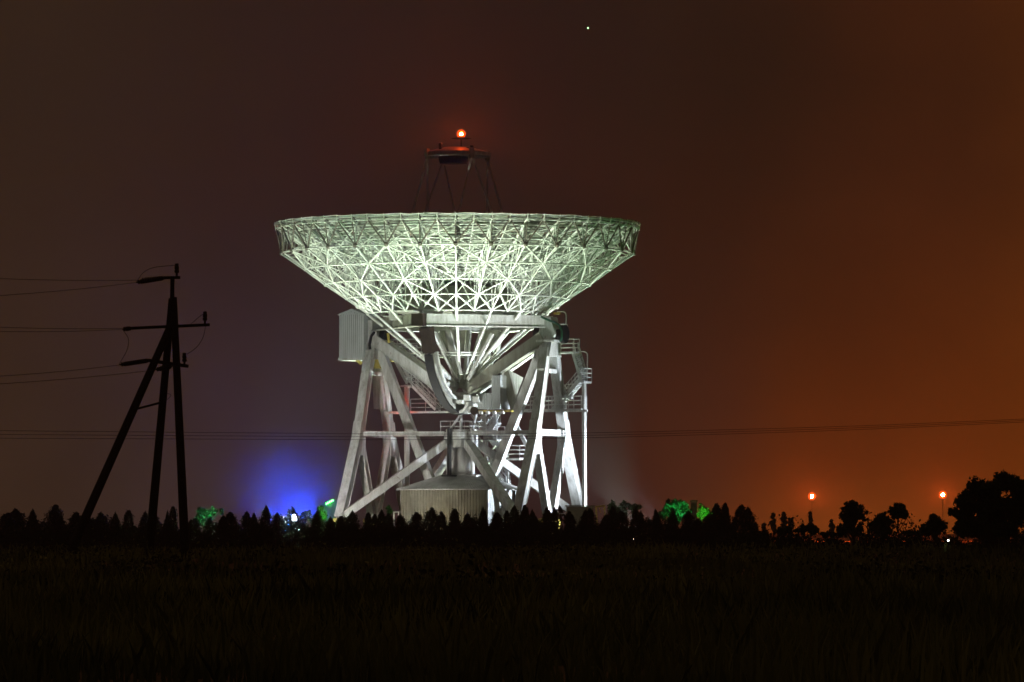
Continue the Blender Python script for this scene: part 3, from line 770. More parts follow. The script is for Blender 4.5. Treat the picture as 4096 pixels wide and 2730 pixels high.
# lower undergrowth closing the foot of the hedge: one mass
pts = []
for i in range(85000):
    x = random.uniform(-42, 20.2)
    top = 2.0 + .35 * math.sin(x * 1.3) + .3 * math.sin(x * .41 + 2) + .22 * math.sin(x * 3.7)
    if x > 17.5: top *= .8
    pts.append((x, 404 + random.gauss(0, .9), top * random.random() ** .8 + random.gauss(0, .13)))
for i in range(30000):   # low scrub along the field edge on the right
    x = random.uniform(11, 38); hh = .42 + .2 * math.sin(x * .9) + .16 * math.sin(x * 2.7 + 1)
    pts.append((x, 302 + random.gauss(0, 2.5), abs(random.gauss(0, hh)) + .7 * random.random()))
wd = []
for i in range(260):
    y = 125 + 200 * rng.random() ** 1.6; x = (rng.random() * 2 - 1) * y * .112
    if math.sin(x * .21 + 2) * math.sin(y * .06 + x * .15) < .05: continue
    k = int(90 + 120 * rng.random()); w_ = .8 + 1.4 * rng.random()
    g_ = rng.normal(size=(k, 2)) * w_ * .5; z_ = np.abs(rng.normal(0, .4, k)) * (.4 + .5 * rng.random()) + .03
    wd += [(x + a, y + b, float(gz(x, y)) + c) for (a, b), c in zip(g_, z_)]
me = leafmesh('low_scrub', wd, .09, M['leaf']); o = bpy.data.objects.new('low_scrub', me); COL.objects.link(o); tag(o, kind='stuff')
me = leafmesh('weeds', weedmass(), .08, M['grass']); o = bpy.data.objects.new('weeds', me); COL.objects.link(o); tag(o, kind='stuff')
me = leafmesh('undergrowth', pts, .1, M['leaf']); o = bpy.data.objects.new('undergrowth', me); COL.objects.link(o); tag(o, kind='stuff')

def tree(name, px, ybase, ytop, Y, blobs, label, cat='tree', n=3500, m='leaf2', ls=.2, group=None, trunk=.16, limbs=True):
    """blobs: (px, py, rx, ry) crown masses in photo pixels, real size from distance Y"""
    base = Vector(((px - 2048) * Y / F, Y, 0)); k = Y / F
    o = thing(name, base, label, cat, group)
    n = int(n * (1.6 if name == 'slim_poplar' else 1)); tot = sum(b[2] * b[3] for b in blobs); pts = []; tk = MB()
    top = W(px, (ybase + ytop) / 2, Y)
    tk.tube(base - UP * .2, Vector((base.x + .1, base.y, top.z * .6)), trunk, 7, trunk * .7); tk.tube(Vector((base.x + .1, base.y, top.z * .6)), top, trunk * .7, 6, trunk * .3)
    for bx, by, rx, ry in blobs:
        c = W(bx, by, Y); c.y += random.uniform(-.5, .5) * rx * k
        if limbs: tk.tube(Vector((base.x, base.y, max(.4, min(c.z * .6, top.z)))), c, trunk * .4, 5, .02)
        nn = int(n * rx * ry / tot)
        for q in range(max(3, int(nn / 60))):      # clumps on the mass, gaps between
            d = Vector((random.gauss(0, 1), random.gauss(0, 1), random.gauss(0, 1))).normalized() * random.uniform(.1, 1.0) ** .6
            cc = Vector((c.x + d.x * rx * k, c.y + d.y * rx * k, c.z + d.z * ry * k)); cr_ = min(rx, ry) * k * random.uniform(.16, .5)
            for j in range(60):
                e = Vector((random.gauss(0, 1), random.gauss(0, 1), random.gauss(0, 1))).normalized() * (cr_ * random.random() ** .6 * (1.35 if random.random() < .12 else 1))
                p = cc + e
                if p.z > .1: pts.append((p.x - base.x, p.y - base.y, p.z))
    me = leafmesh('crown', pts, ls, M[m]); c = bpy.data.objects.new('crown', me); COL.objects.link(c); c.parent = o
    tk.build('trunk', M['bark'], o); return o
Yt = 300
RG_ = 'dark trees against the orange glow'
tree('round_tree', 3408, 2160, 2000, Yt, [(3412, 2040, 44, 36), (3385, 2068, 30, 26), (3440, 2062, 30, 26), (3408, 2090, 40, 28), (3380, 2118, 34, 28), (3430, 2122, 34, 22), (3462, 2080, 14, 10)], 'black round tree with a dense low crown, left of the three together', n=11000, ls=.075, group=RG_)
tree('pointed_tree', 3525, 2160, 2040, Yt + 5, [(3524, 2082, 32, 26), (3538, 2058, 12, 20), (3505, 2104, 40, 30), (3552, 2092, 24, 20), (3530, 2122, 40, 22)], 'low black tree with a pointed tip in the middle of the three', n=9000, ls=.075, group=RG_)
tree('round_tree', 3589, 2160, 2008, Yt - 6, [(3594, 2036, 30, 22), (3574, 2052, 20, 22), (3618, 2054, 24, 18), (3596, 2068, 28, 12), (3632, 2066, 10, 7)], 'small black round tree on a thin bare trunk', n=9000, ls=.07, group=RG_, trunk=.07)
tree('bushy_tree', 3738, 2160, 2050, Yt - 10, [(3732, 2072, 20, 20), (3744, 2098, 34, 30), (3712, 2114, 32, 24), (3742, 2126, 44, 20), (3775, 2105, 18, 16)], 'black bushy tree just left of the biggest tree', n=9000, ls=.075, group=RG_)
tree('big_tree', 3965, 2190, 1890, 260, [(3905, 1955, 38, 44), (4018, 1930, 40, 40), (4075, 1945, 34, 40), (3960, 1965, 40, 44), (3870, 2010, 42, 44), (3960, 2040, 60, 60), (4060, 2040, 55, 60), (3850, 2065, 36, 30), (3815, 2050, 20, 20), (3900, 2110, 60, 40), (4020, 2120, 60, 40), (4120, 2000, 50, 70), (3846, 2120, 36, 30)], 'biggest black tree filling the right edge', n=48000, ls=.085, group=RG_, trunk=.35)
tree('low_bush', 3232, 2180, 2098, 290, [(3230, 2118, 34, 20), (3205, 2126, 22, 14), (3260, 2124, 22, 16)], 'low black bush beneath the left red lamp', 'bush', 3200, ls=.09, group='low bushes on the field edge', trunk=.06)
tree('low_bush', 3128, 2180, 2110, 296, [(3126, 2126, 26, 14), (3150, 2122, 18, 12)], 'low black bush nearest the dark hedge end', 'bush', 2000, ls=.09, group='low bushes on the field edge', trunk=.05)
tree('low_bush', 3660, 2180, 2118, 300, [(3650, 2134, 40, 10), (3680, 2132, 30, 9)], 'flat black scrub between the small round tree and bushy tree', 'bush', 2400, ls=.09, group='low bushes on the field edge', trunk=.04)
tree('low_bush', 3330, 2180, 2118, 300, [(3320, 2138, 42, 9), (3360, 2134, 30, 12)], 'flat black scrub left of the round tree', 'bush', 2400, ls=.09, group='low bushes on the field edge', trunk=.04)
# slim poplars far off in the haze
for i, (x, yt, w, lab) in enumerate(((3055, 2098, 8, 'shortest faint slim poplar beside the hedge end'), (3091, 2046, 9, 'faint slim poplar, tallest on the left of the haze row'), (3136, 2044, 10, 'faint slim poplar between the tallest and the middle short one'),
                                     (3162, 2068, 9, 'faint short slim poplar left of the low bush'), (3241, 2044, 9, 'faint slim poplar right under the left red lamp'), (3326, 2078, 11, 'faint lone slim poplar left of the round tree'))):
    tree('slim_poplar', x, 2150, yt, 760, [(x, yt + 18, w * .6, 22), (x, yt + 42, w, 26), (x + 1, yt + 68, w * .9, 22)], lab, 'tree', 900, ls=.28, group='slim poplars far off in the haze', trunk=.12, limbs=False)
# trees lit green by lamps
tree('leafy_tree', 2700, 2200, 1990, 428, [(2695, 2022, 34, 26), (2665, 2040, 26, 26), (2730, 2034, 28, 28), (2745, 2056, 18, 26), (2650, 2064, 20, 30), (2700, 2066, 34, 34)], 'round leafy tree lit deep green behind the hedge', n=6000, ls=.13)
tree('leafy_tree', 2806, 2200, 2018, 424, [(2806, 2032, 15, 14), (2800, 2056, 14, 20), (2822, 2050, 18, 24), (2835, 2070, 22, 26)], 'small tree glowing bright green beside the brick pillar', n=3200, ls=.12)
tree('leafy_tree', 1283, 2200, 2020, 416, [(1282, 2038, 16, 18), (1286, 2064, 17, 20), (1278, 2080, 14, 16)], 'small vivid green tree right of the white floodlight', n=2600, ls=.12)
tree('leafy_tree', 1230, 2200, 2040, 412, [(1230, 2054, 12, 10), (1234, 2078, 12, 12)], 'tiny yellow green bush close to the white floodlight', 'bush', n=1200, ls=.1)
tree('leafy_tree', 815, 2200, 2024, 418, [(800, 2044, 14, 24), (820, 2060, 22, 28), (848, 2050, 18, 22), (880, 2048, 12, 16), (806, 2082, 20, 26)], 'feathery teal green tree right of the power pole', n=3400, ls=.12)
tree('leafy_tree', 1066, 2200, 2026, 414, [(1066, 2046, 12, 16), (1072, 2068, 14, 18)], 'green lit bush left of the white floodlight', 'bush', n=1300, ls=.1)
tree('small_conifer', 1555, 2200, 2020, 420, [(1555, 2028, 6, 8), (1555, 2038, 12, 8), (1555, 2048, 15, 9)], 'little bright green conifer between the left tower and the house', n=1000, ls=.09)
tree('leafy_tree', 2470, 2200, 2010, 440, [(2450, 2030, 26, 20), (2500, 2026, 30, 18), (2540, 2032, 22, 20), (2480, 2050, 40, 20)], 'dim green tree behind the hedge right of the telescope', n=4000, ls=.14)

# ------------------------------------------------------------------ small buildings and lights behind the hedge
c = W(1330, 2190, 470)
tg = thing('teal_dome', Vector((c.x, c.y, 0)), 'teal domed shelter edged with green lamps beside the left tower', 'shelter')
kk = 470 / F
b = MB().lathe(Vector((c.x, c.y, 0)), [(1.1, 0), (1.1, ZZ(2030, 470)), (1.0, ZZ(2016, 470)), (.7, ZZ(2006, 470)), (.3, ZZ(1999, 470)), (.02, ZZ(1998, 470))], 16); b.build('shell', M['teal'], tg)
for i in range(5):
    p = W(1306 + i * 6.2, 2016 - i * 3.4, 470 - 1.15)
    MB().ball(p, .09, 8, 6).build('green_lamp', M['lens_green'], tg)
c = W(1388, 2190, 476); tg = thing('teal_tank', Vector((c.x, c.y, 0)), 'dim teal round tank between the feet of the left tower', 'tank')
MB().lathe(Vector((c.x, c.y, 0)), [(.75, 0), (.75, ZZ(2045, 476)), (.4, ZZ(2030, 476)), (.05, ZZ(2027, 476))], 14).build('shell', M['teal'], tg)
c = W(1585, 2190, 412); gb = thing('gate_frame', Vector((c.x, c.y, 0)), 'small white square frame at the left corner of the house', 'gate')
for x0, x1 in ((1575, 1578), (1593, 1596)):
    MB().beam(W((x0 + x1) / 2, 2205, 412), W((x0 + x1) / 2, 2050, 412), .07, .07).build('post', M['paint'], gb)
MB().beam(W(1574, 2049, 412), W(1597, 2049, 412), .07, .07).build('crossbar', M['paint'], gb)
c = W(2775, 2190, 434); ch = thing('brick_pillar', Vector((c.x, c.y, 0)), 'dull brown brick pillar between the two green trees', 'pillar')
MB().frame(Vector((c.x, c.y, ZZ(2010, 434) / 2)), Vector((1, 0, 0)), Vector((0, 1, 0)), UP, .26, .26, ZZ(2010, 434) / 2).build('shaft', M['brick'], ch)
MB().frame(Vector((c.x, c.y, ZZ(2008, 434) + .06)), Vector((1, 0, 0)), Vector((0, 1, 0)), UP, .31, .31, .08).build('cap', M['brick'], ch)
c = W(2396, 2190, 414); yg = thing('yellow_gantry', Vector((c.x, c.y, 0)), 'small yellow steel gantry right of the telescope feet', 'gantry')
MB().beam(W(2384, 2030, 414), W(2394, 2200, 414), .13, .13).build('post', M['yellow'], yg)
MB().beam(W(2380, 2029, 414), W(2420, 2023, 414), .1, .12).build('arm', M['yellow'], yg)
for x in (2396, 2412): MB().beam(W(x, 2034, 414), W(x + 8, 2052, 414), .05, .05).build('brace', M['yellow'], yg)
MB().beam(W(2418, 2024, 415), W(2424, 2200, 415), .1, .1).build('post', M['yellow'], yg)
c = W(2282, 2190, 418); yb = thing('control_box', Vector((c.x, c.y, 0)), 'beige equipment box behind the hedge at the right tower foot', 'equipment box')
MB().frame(Vector((W(2320, 2100, 418).x, 418, ZZ(2028, 418) / 2)), Vector((1, 0, 0)), Vector((0, 1, 0)), UP, 1.1, .5, ZZ(2028, 418) / 2).build('body', M['beige'], yb)
MB().frame(Vector((W(2320, 2100, 418).x, 418, ZZ(2026, 418) + .03)), Vector((1, 0, 0)), Vector((0, 1, 0)), UP, 1.2, .6, .05).build('lid', M['beige'], yb)

def floodlight(loc, aim, power, col, spot, label, blend=.6, lens='lens_white', size=.25, show=True):
    loc = Vector(loc); o = thing('floodlight', Vector((loc.x, loc.y, 0)), label, 'floodlight', 'floodlights on the ground')
    d = (Vector(aim) - loc).normalized(); s = d.cross(UP).normalized(); t = s.cross(d)
    MB().tube(Vector((loc.x, loc.y, 0)), loc - d * .16 - UP * .1, .05, 6).build('stand', M['dark'], o)
    b = MB(); c0 = loc
    q = [c0 - d * .16 + s * (.1 * i) + t * (.1 * j) for i, j in ((-1, -1), (1, -1), (1, 1), (-1, 1))] + [c0 + s * (.24 * i) + t * (.18 * j) for i, j in ((-1, -1), (1, -1), (1, 1), (-1, 1))]
    b.add(q, [(3, 2, 1, 0), (0, 1, 5, 4), (1, 2, 6, 5), (2, 3, 7, 6), (3, 0, 4, 7)]); b.build('housing', M['dark'], o)
    MB().frame(c0 - d * .01, s, t, d, .22, .16, .006).build('lens', M[lens], o)
    lamp('flood_beam', 'SPOT', c0 + d * .05, aim, power, col, size, spot, blend, o)
    return o
GRN = (.84, 1.0, .76); BLU = (.80, .88, 1.0); WRM = (1.0, .78, .38)
K = 1.12
# inside the rail ring, washing the dish from below
for p_, q_, pw, ap, aq, sp, cl, lab in ((-9, -23, 56000, -5.5, -11.5, 46, GRN, 'in front of the left tower'), (6, -24, 88000, 7, -11.5, 44, GRN, 'in front of the house'), (0, 6.4, 17000, 0, 5, 84, GRN, 'close behind the house'), (0, -6.4, 20000, 0, -5.4, 60, (.93, 1, .93), 'close before the house wall'),
                                (9.5, 16, 80000, 7, 2, 50, GRN, 'behind the right tower'), (-19, 12, 62000, -8, 1, 48, GRN, 'left of the telescope beyond the left tower'), (1, 23, 60000, 0, 6, 56, GRN, 'far behind the house')):
    floodlight(T(p_, q_, .9), T(ap, aq, 26), pw * K, cl, sp, f'low floodlight aimed up at the dish, {lab}', blend=1.0)
# strong bluish light from the right
floodlight(T(19.5, 2.6, 1.3), T(7, -.5, 9), 46000 * K, BLU, 74, 'strong bluish floodlight far right of the telescope', blend=1.0)
floodlight(T(13, 15, 1.2), T(0, 1, 15), 24000 * K, BLU, 56, 'bluish floodlight behind the right tower aimed at the low hub', blend=1.0)
floodlight(T(20, -6, 1.2), T(4, -4.3, 19.5), 34000 * K, (.95, 1, .93), 36, 'added white floodlight right of the telescope brightening the front girder', blend=1.0)  # extra lamp added to brighten the front girder
# the bright lamp seen through the hedge on the left
fc = W(1168, 2072, 433)
floodlight(fc, T(-9, 0, 11), 7600 * K, (1, .97, .9), 84, 'white floodlight turned to the left tower, behind the dazzling bare lamp')
fc = W(1178, 2072, 406.5)
bl_ = thing('bare_lamp', Vector((fc.x, fc.y, 0)), 'dazzling bare white lamp shining through the hedge left of the telescope', 'lamp')
MB().tube(Vector((fc.x, fc.y, 0)), fc - UP * .2, .05, 6).build('stand', M['dark'], bl_)
MB().ball(fc, .2, 10, 6).build('bulb', M['bulb_white'], bl_)
# warm low lamp on the house wall
floodlight(T(0, -hd_ - 2.2, .35), T(0, -hd_, .9), 150, WRM, 150, 'small warm lamp low before the front house wall', size=.5)
# blue lamp added to make the glow in the sky
bl = W(1190, 2120, 424)
floodlight(bl, bl + Vector((-.6, -2.6, 3.2)), 60000, (.008, .055, 1.0), 128, 'blue lamp added behind the hedge to make the sky glow', blend=1.0)
# scattering volume added round that lamp to shape its glow
mb = MB().ball(Vector((bl.x, bl.y + 1, 2.5)), 1, 24, 16)
for v in mb.v: v.x = bl.x - 1.2 + (v.x - bl.x) * 11; v.y = bl.y + 1 + (v.y - bl.y - 1) * 9; v.z = max(.06, 1.5 + (v.z - 2.5) * 10.5)
glow_c = Vector((bl.x, bl.y, bl.z))
# green garden lamps
for x, y, Y, pw, col, lab in ((1284, 2140, 415.0, 1300, (.12, 1, .08), 'green lamp at the foot of the vivid green tree'), (2812, 2120, 423.2, 1700, (.15, 1, .1), 'green lamp beneath the glowing tree by the pillar'), (2705, 2130, 426.8, 900, (.06, .9, .35), 'green lamp beneath the round leafy tree'), (825, 2140, 417.2, 700, (.1, .9, .5), 'green lamp beneath the feathery tree by the pole'), (1556, 2110, 419.2, 200, (.15, 1, .15), 'green lamp beneath the little conifer'), (1068, 2130, 413.2, 500, (.12, 1, .1), 'green lamp beneath the bush left of the bare lamp')):
    p = W(x, y, Y - 1.6); floodlight(p, p + Vector((.2 if x > 2000 else -.1, 2.3, 2.6)), pw * 2.6, col, 70, lab, lens='lens_green', blend=1.0, size=.06)

# ------------------------------------------------------------------ red beacons on far masts
for x, y, lab in ((3248, 1986, 'left red beacon lamp on a thin mast in the orange glow'), (3771, 1980, 'right red beacon lamp on a thin mast near the biggest tree')):
    c = W(x, y, 900); o = thing('beacon_mast', Vector((c.x, c.y, 0)), lab, 'beacon', 'red beacons far off')
    MB().tube(Vector((c.x, c.y, -.2)), c - UP * .45, .05, 6, .03).build('mast', M['wire'], o)
    MB().lathe(c - UP * .45, [(.05, 0), (.3, .02), (.3, .08), (.1, .1)], 12).build('lamp_base', M['dark'], o)
    MB().ball(c, .26, 12, 8, 1.1).build('bulb', M['bulb_far'], o)
    MB().ball(c, .72, 16, 10).build('halo_globe', M['red_halo'], o)  # glowing globe added for the halo round the bulb
c = W(3793, 2163, 250); o = thing('path_lamp', Vector((c.x, c.y, 0)), 'tiny white light low in the field under the right red beacon', 'lamp')
MB().tube(Vector((c.x, c.y, -.1)), c - UP * .03, .02, 5).build('stake', M['dark'], o); MB().ball(c, .045, 8, 6).build('bulb', M['lamp_small'], o)
c = W(2352, 113, 5200); b = MB().ball(c, .9, 10, 6); so = recentre(b.build('star', M['star']), c); tag(so, 'single pale green star high in the dark sky', 'star')

# ------------------------------------------------------------------ power pole on the left
YP = 225
def Q(x, y, dy=0): return W(x, y, YP + dy)
pp = thing('power_pole', Vector((Q(680, 2000).x, YP, 0)), 'black three legged wooden power pole with crossarms and insulators', 'power pole')
def foot(x, dy): v = W(x, 2132, YP + dy); v.z = -.2; return v
MB().tube(foot(246, -1.5), Q(684, 1300), .21, 10, .16).build('leg', M['pole'], pp)
MB().tube(foot(590, 1.6), Q(688, 1195, .3), .21, 10, .15).build('leg', M['pole'], pp)
MB().tube(foot(744, 0), Q(694, 1190, -.1), .21, 10, .15).build('leg', M['pole'], pp)
MB().tube(Q(688, 1240, -.1), Q(690, 1106, -.1), .095, 8).build('top_post', M['pole'], pp)
MB().beam(Q(545, 1637, -.2), Q(640, 1612, .6), .08, .08).build('brace', M['pole'], pp)
def arm(a, b, w=.13): MB().beam(a, b, w, w).build('crossarm', M['pole'], pp)
arm(Q(655, 1112, -.3), Q(718, 1111, .2)); arm(Q(520, 1314, -.5), Q(838, 1300, .5)); arm(Q(590, 1442, -.4), Q(752, 1466, .4))
def string(a, b):          # strain insulator: discs on a rod
    d = (b - a).normalized(); l = (b - a).length; prof = [(.025, 0)]
    n = int(l / .13)
    for i in range(n): 
        h = .08 + i * (l - .16) / n; prof += [(.04, h), (.115 if 0 < i < n - 1 else .085, h + .03), (.1, h + .08), (.04, h + .1)]
    prof.append((.025, l)); MB().lathe(a, prof, 10, d).build('strain_insulator', M['porcelain'], pp)
def pin(a, h):
    MB().lathe(a, [(.05, 0), (.05, h * .3), (.1, h * .32), (.11, h * .5), (.075, h * .55), (.1, h * .6), (.1, h * .8), (.07, h * .84), (.09, h * .9), (.085, h)], 10).build('pin_insulator', M['porcelain'], pp)
string(Q(660, 1112, -.3), Q(545, 1131, -1.2)); string(Q(665, 1112, .1), Q(560, 1122, -.4)); string(Q(530, 1314, -.5), Q(490, 1318, -.9)); string(Q(600, 1442, -.4), Q(478, 1460, -1.3)); string(Q(690, 1466, .2), Q(622, 1480, -.4))
pin(Q(707, 1110, .1), .6); pin(Q(820, 1300, .4), .58); pin(Q(738, 1464, .3), .56)
def curve_pts(p, n=10):   # smooth through points (Catmull-Rom)
    out = []
    for i in range(len(p) - 1):
        p0, p1, p2, p3 = p[max(0, i - 1)], p[i], p[i + 1], p[min(len(p) - 1, i + 2)]
        for k in range(n):
            t = k / n
            out.append(.5 * ((2 * p1) + (p2 - p0) * t + (2 * p0 - 5 * p1 + 4 * p2 - p3) * t * t + (3 * p1 - p0 - 3 * p2 + p3) * t ** 3))
    out.append(p[-1]); return out
for pts in (((545, 1130), (575, 1090), (620, 1070), (704, 1062)), ((492, 1322), (514, 1358), (506, 1405), (476, 1458)), ((822, 1306), (812, 1350), (786, 1390), (748, 1418)), ((660, 1574), (684, 1580), (668, 1600), (655, 1606)), ((820, 1252), (795, 1270), (770, 1292), (760, 1300))):
    MB().path(curve_pts([Q(x, y, -.3) for x, y in pts]), .013, 5).build('jumper_cable', M['wire'], pp)
def wire(pts, r, label, group):
    w = MB().path(pts, r, 5); o = recentre(w.build('power_wire', M['wire']), pts[0]); tag(o, label, 'wire', group); return o
for (x0, y0), (x1, y1), Y0, lab in (((-60, 1113), (560, 1121), 205, 'topmost level wire from the pole head to the left'), ((-60, 1187), (545, 1131), 190, 'sloping wire from the pole head to the left'),
                                 ((-60, 1307), (490, 1314), 205, 'upper of the two level wires from the middle crossarm'), ((-60, 1326), (490, 1319), 200, 'lower of the two level wires from the middle crossarm'),
                                 ((-60, 1509), (478, 1461), 190, 'upper sloping wire from the lowest crossarm'), ((-60, 1540), (622, 1481), 190, 'lower sloping wire from the lowest crossarm')):
    a, b = W(x0, y0, Y0), W(x1, y1, YP - .6); pts = []
    for i in range(25):
        t = i / 24; p = a.lerp(b, t); p.z -= .05 * 4 * t * (1 - t); pts.append(p)
    wire(pts, .011, 'thin black ' + lab, 'wires from the power pole')
for k, lab in ((0, 'uppermost'), (1, 'middle'), (2, 'lowest')):
    pts = []
    for x, y in ((-200, 1722), (500, 1728), (1100, 1733), (1700, 1737), (2300, 1733), (2900, 1720), (3500, 1702), (4300, 1668)):
        pts.append(W(x, y + k * (15 - x * .0022), 300))
    wire(curve_pts(pts, 8), .013, f'{lab} of three thin wires crossing before the telescope legs', 'long wires crossing the scene')

# ------------------------------------------------------------------ haze
hz = MB().frame(Vector((0, 520, 36)), Vector((1, 0, 0)), Vector((0, 1, 0)), UP, 300, 540, 38)
vm = bpy.data.materials.new('night_haze'); vm.use_nodes = True
nt = vm.node_tree
for n_ in list(nt.nodes):
    if n_.type != 'OUTPUT_MATERIAL': nt.nodes.remove(n_)
pv = nt.nodes.new('ShaderNodeVolumePrincipled'); pv.inputs['Density'].default_value = 0.0003
pv.inputs['Color'].default_value = (.9, .9, .92, 1)
nt.links.new(pv.outputs[0], [n_ for n_ in nt.nodes if n_.type == 'OUTPUT_MATERIAL'][0].inputs['Volume'])
tag(hz.build('haze', vm), kind='stuff')

def glow_mist_mat():
    m = bpy.data.materials.new('added_glow_mist'); m.use_nodes = True; nt = m.node_tree
    for n_ in list(nt.nodes):
        if n_.type != 'OUTPUT_MATERIAL': nt.nodes.remove(n_)
    out = nt.nodes[0]; N = nt.nodes.new; L = nt.links.new
    pv = N('ShaderNodeVolumePrincipled'); pv.inputs['Color'].default_value = (.92, .93, .95, 1)
    tc = N('ShaderNodeTexCoord'); mp = N('ShaderNodeMapping'); mp.inputs['Scale'].default_value = (1 / 10.5, 1 / 8.8, 1 / 10.0)
    L(tc.outputs['Object'], mp.inputs['Vector'])
    ln = N('ShaderNodeVectorMath'); ln.operation = 'LENGTH'; L(mp.outputs['Vector'], ln.inputs[0])
    nz = N('ShaderNodeTexNoise'); nz.inputs['Scale'].default_value = .35; nz.inputs['Detail'].default_value = 3; L(tc.outputs['Object'], nz.inputs['Vector'])
    mr = N('ShaderNodeMapRange'); mr.interpolation_type = 'SMOOTHSTEP'; L(ln.outputs['Value'], mr.inputs['Value'])
    mr.inputs['From Min'].default_value = .95; mr.inputs['From Max'].default_value = 0; mr.inputs['To Min'].default_value = 0; mr.inputs['To Max'].default_value = .016
    m1 = N('ShaderNodeMath'); m1.operation = 'MULTIPLY_ADD'; L(nz.outputs['Fac'], m1.inputs[0]); m1.inputs[1].default_value = 1.6; m1.inputs[2].default_value = .2
    m2 = N('ShaderNodeMath'); m2.operation = 'MULTIPLY'; L(m1.outputs[0], m2.inputs[0]); L(mr.outputs['Result'], m2.inputs[1])
    L(m2.outputs[0], pv.inputs['Density']); L(pv.outputs[0], out.inputs['Volume']); return m
mo = mb.build('glow_mist', glow_mist_mat()); recentre(mo, glow_c); tag(mo, kind='stuff')  # volume added to give the blue lamp a compact glow

# ------------------------------------------------------------------ night sky with town glow
w = bpy.data.worlds.new('World'); sc.world = w; w.use_nodes = True
nt = w.node_tree; N = nt.nodes.new; L = nt.links.new
bg = nt.nodes['Background']
tc = N('ShaderNodeTexCoord'); sx = N('ShaderNodeSeparateXYZ'); L(tc.outputs['Generated'], sx.inputs[0])
def math_(op, a, b=None):
    n = N('ShaderNodeMath'); n.operation = op
    for i, v in enumerate((a, b)):
        if v is None: continue
        if isinstance(v, (int, float)): n.inputs[i].default_value = v
        else: L(v, n.inputs[i])
    return n.outputs[0]
az = math_('ARCTAN2', sx.outputs['X'], sx.outputs['Y'])
el = math_('ARCSINE', sx.outputs['Z'])
# slow cloud mottling
mp = N('ShaderNodeMapping'); mp.inputs['Scale'].default_value = (14, 14, 20); L(tc.outputs['Generated'], mp.inputs['Vector'])
nz = N('ShaderNodeTexNoise'); nz.inputs['Scale'].default_value = 1.0; nz.inputs['Detail'].default_value = 3; L(mp.outputs['Vector'], nz.inputs['Vector'])
nzc = math_('SUBTRACT', nz.outputs['Fac'], .5)
azn = math_('ADD', az, math_('MULTIPLY', nzc, .03))
def srgb(c): return tuple(((v / 255 + .055) / 1.055) ** 2.4 if v > 10 else v / 255 / 12.92 for v in c)
def ramp(inp, lo, hi, stops):
    mr = N('ShaderNodeMapRange'); mr.inputs['From Min'].default_value = lo; mr.inputs['From Max'].default_value = hi; L(inp, mr.inputs['Value'])
    r = N('ShaderNodeValToRGB'); r.color_ramp.interpolation = 'EASE'; e = r.color_ramp.elements
    while len(e) < len(stops): e.new(.5)
    for i, (x, c) in enumerate(stops):
        e[i].position = (x - lo) / (hi - lo); e[i].color = (*srgb(c), 1)
    L(mr.outputs['Result'], r.inputs['Fac']); return r.outputs['Color']
hi = ramp(azn, -.6, .6, [(-.5, (34, 24, 18)), (-.1, (58, 41, 25)), (-.03, (49, 32, 22)), (.01, (44, 28, 19)), (.04, (48, 29, 17)), (.085, (70, 35, 16)), (.115, (92, 46, 15)), (.3, (60, 32, 12)), (.55, (34, 22, 14))])
lo = ramp(azn, -.6, .6, [(-.5, (40, 30, 24)), (-.1, (66, 47, 34)), (-.055, (70, 53, 50)), (-.02, (46, 32, 36)), (.012, (48, 31, 29)), (.035, (78, 42, 28)), (.06, (100, 47, 15)), (.1, (122, 57, 14)), (.2, (110, 55, 16)), (.55, (45, 30, 20))])
mr = N('ShaderNodeMapRange'); mr.interpolation_type = 'SMOOTHSTEP'; mr.inputs['From Min'].default_value = 0; mr.inputs['From Max'].default_value = .075; L(el, mr.inputs['Value'])
mx = N('ShaderNodeMix'); mx.data_type = 'RGBA'; L(mr.outputs['Result'], mx.inputs['Factor']); L(lo, mx.inputs['A']); L(hi, mx.inputs['B'])
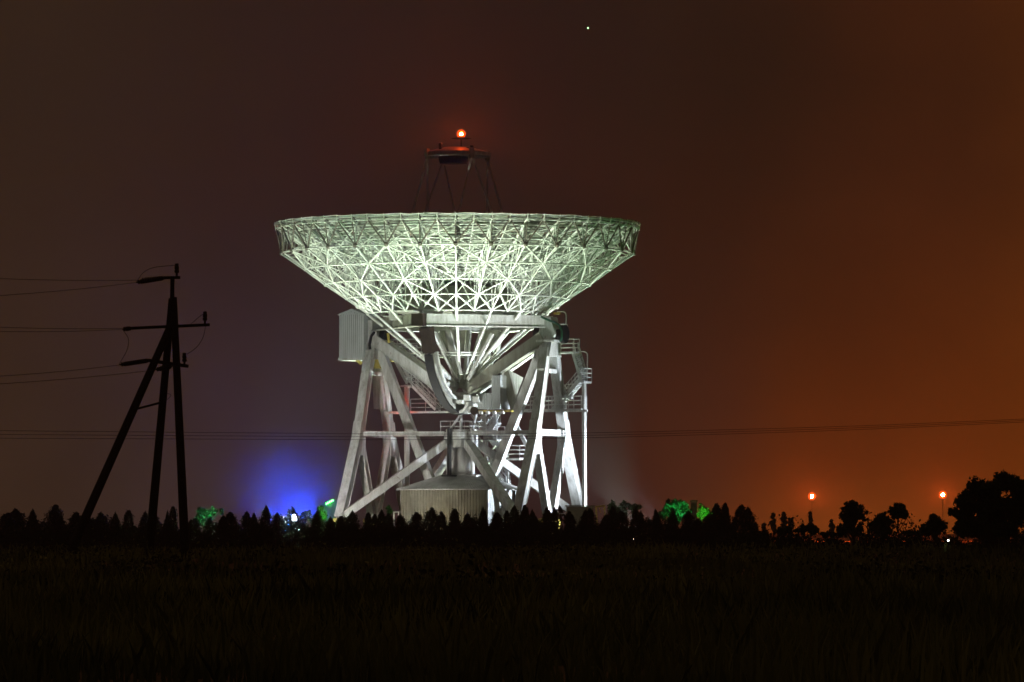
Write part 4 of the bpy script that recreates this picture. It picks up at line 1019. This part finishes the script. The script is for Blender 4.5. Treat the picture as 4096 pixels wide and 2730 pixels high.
# near-horizon orange band over the town
band = ramp(azn, -.6, .6, [(-.1, (0, 0, 0)), (.03, (0, 0, 0)), (.07, (90, 45, 10)), (.1, (70, 36, 8)), (.4, (0, 0, 0))])
mr2 = N('ShaderNodeMapRange'); mr2.interpolation_type = 'SMOOTHSTEP'; mr2.inputs['From Min'].default_value = .016; mr2.inputs['From Max'].default_value = -.004; L(el, mr2.inputs['Value'])
ad = N('ShaderNodeMix'); ad.data_type = 'RGBA'; ad.blend_type = 'ADD'; L(mr2.outputs['Result'], ad.inputs['Factor']); L(mx.outputs['Result'], ad.inputs['A']); L(band, ad.inputs['B'])
# overhead sky brightened above the view, added to lift the dark field
mr3 = N('ShaderNodeMapRange'); mr3.inputs['From Min'].default_value = .12; mr3.inputs['From Max'].default_value = .7; mr3.inputs['To Min'].default_value = 1; mr3.inputs['To Max'].default_value = 3.0; L(el, mr3.inputs['Value'])
nz2 = N('ShaderNodeTexNoise'); nz2.inputs['Scale'].default_value = 130; nz2.inputs['Detail'].default_value = 6; nz2.inputs['Roughness'].default_value = .75; L(tc.outputs['Generated'], nz2.inputs['Vector'])
nzc = math_('ADD', nzc, math_('MULTIPLY', math_('SUBTRACT', nz2.outputs['Fac'], .5), .55))
st_ = math_('MULTIPLY', mr3.outputs['Result'], math_('ADD', 1.0, math_('MULTIPLY', nzc, .5)))
L(ad.outputs['Result'], bg.inputs['Color'])
L(math_('MULTIPLY', st_, .78), bg.inputs['Strength'])

# ------------------------------------------------------------------ camera and render settings
cam = bpy.data.cameras.new('camera'); co = bpy.data.objects.new('camera', cam); COL.objects.link(co)
co.location = (0, 0, EYE); co.rotation_euler = (PI / 2, 0, 0)
cam.sensor_width = 36; cam.lens = 36 * F / 4096
cam.shift_y = (HZ - 1365) / 4096
cam.clip_start = .5; cam.clip_end = 9000
sc.camera = co
sc.view_settings.view_transform = 'Standard'; sc.view_settings.look = 'None'
sc.view_settings.exposure = 0; sc.view_settings.gamma = 1
sc.render.engine = 'CYCLES'
cy = sc.cycles
cy.use_denoising = True; cy.max_bounces = 5; cy.diffuse_bounces = 3; cy.glossy_bounces = 2; cy.volume_bounces = 0
cy.sample_clamp_indirect = 4.0
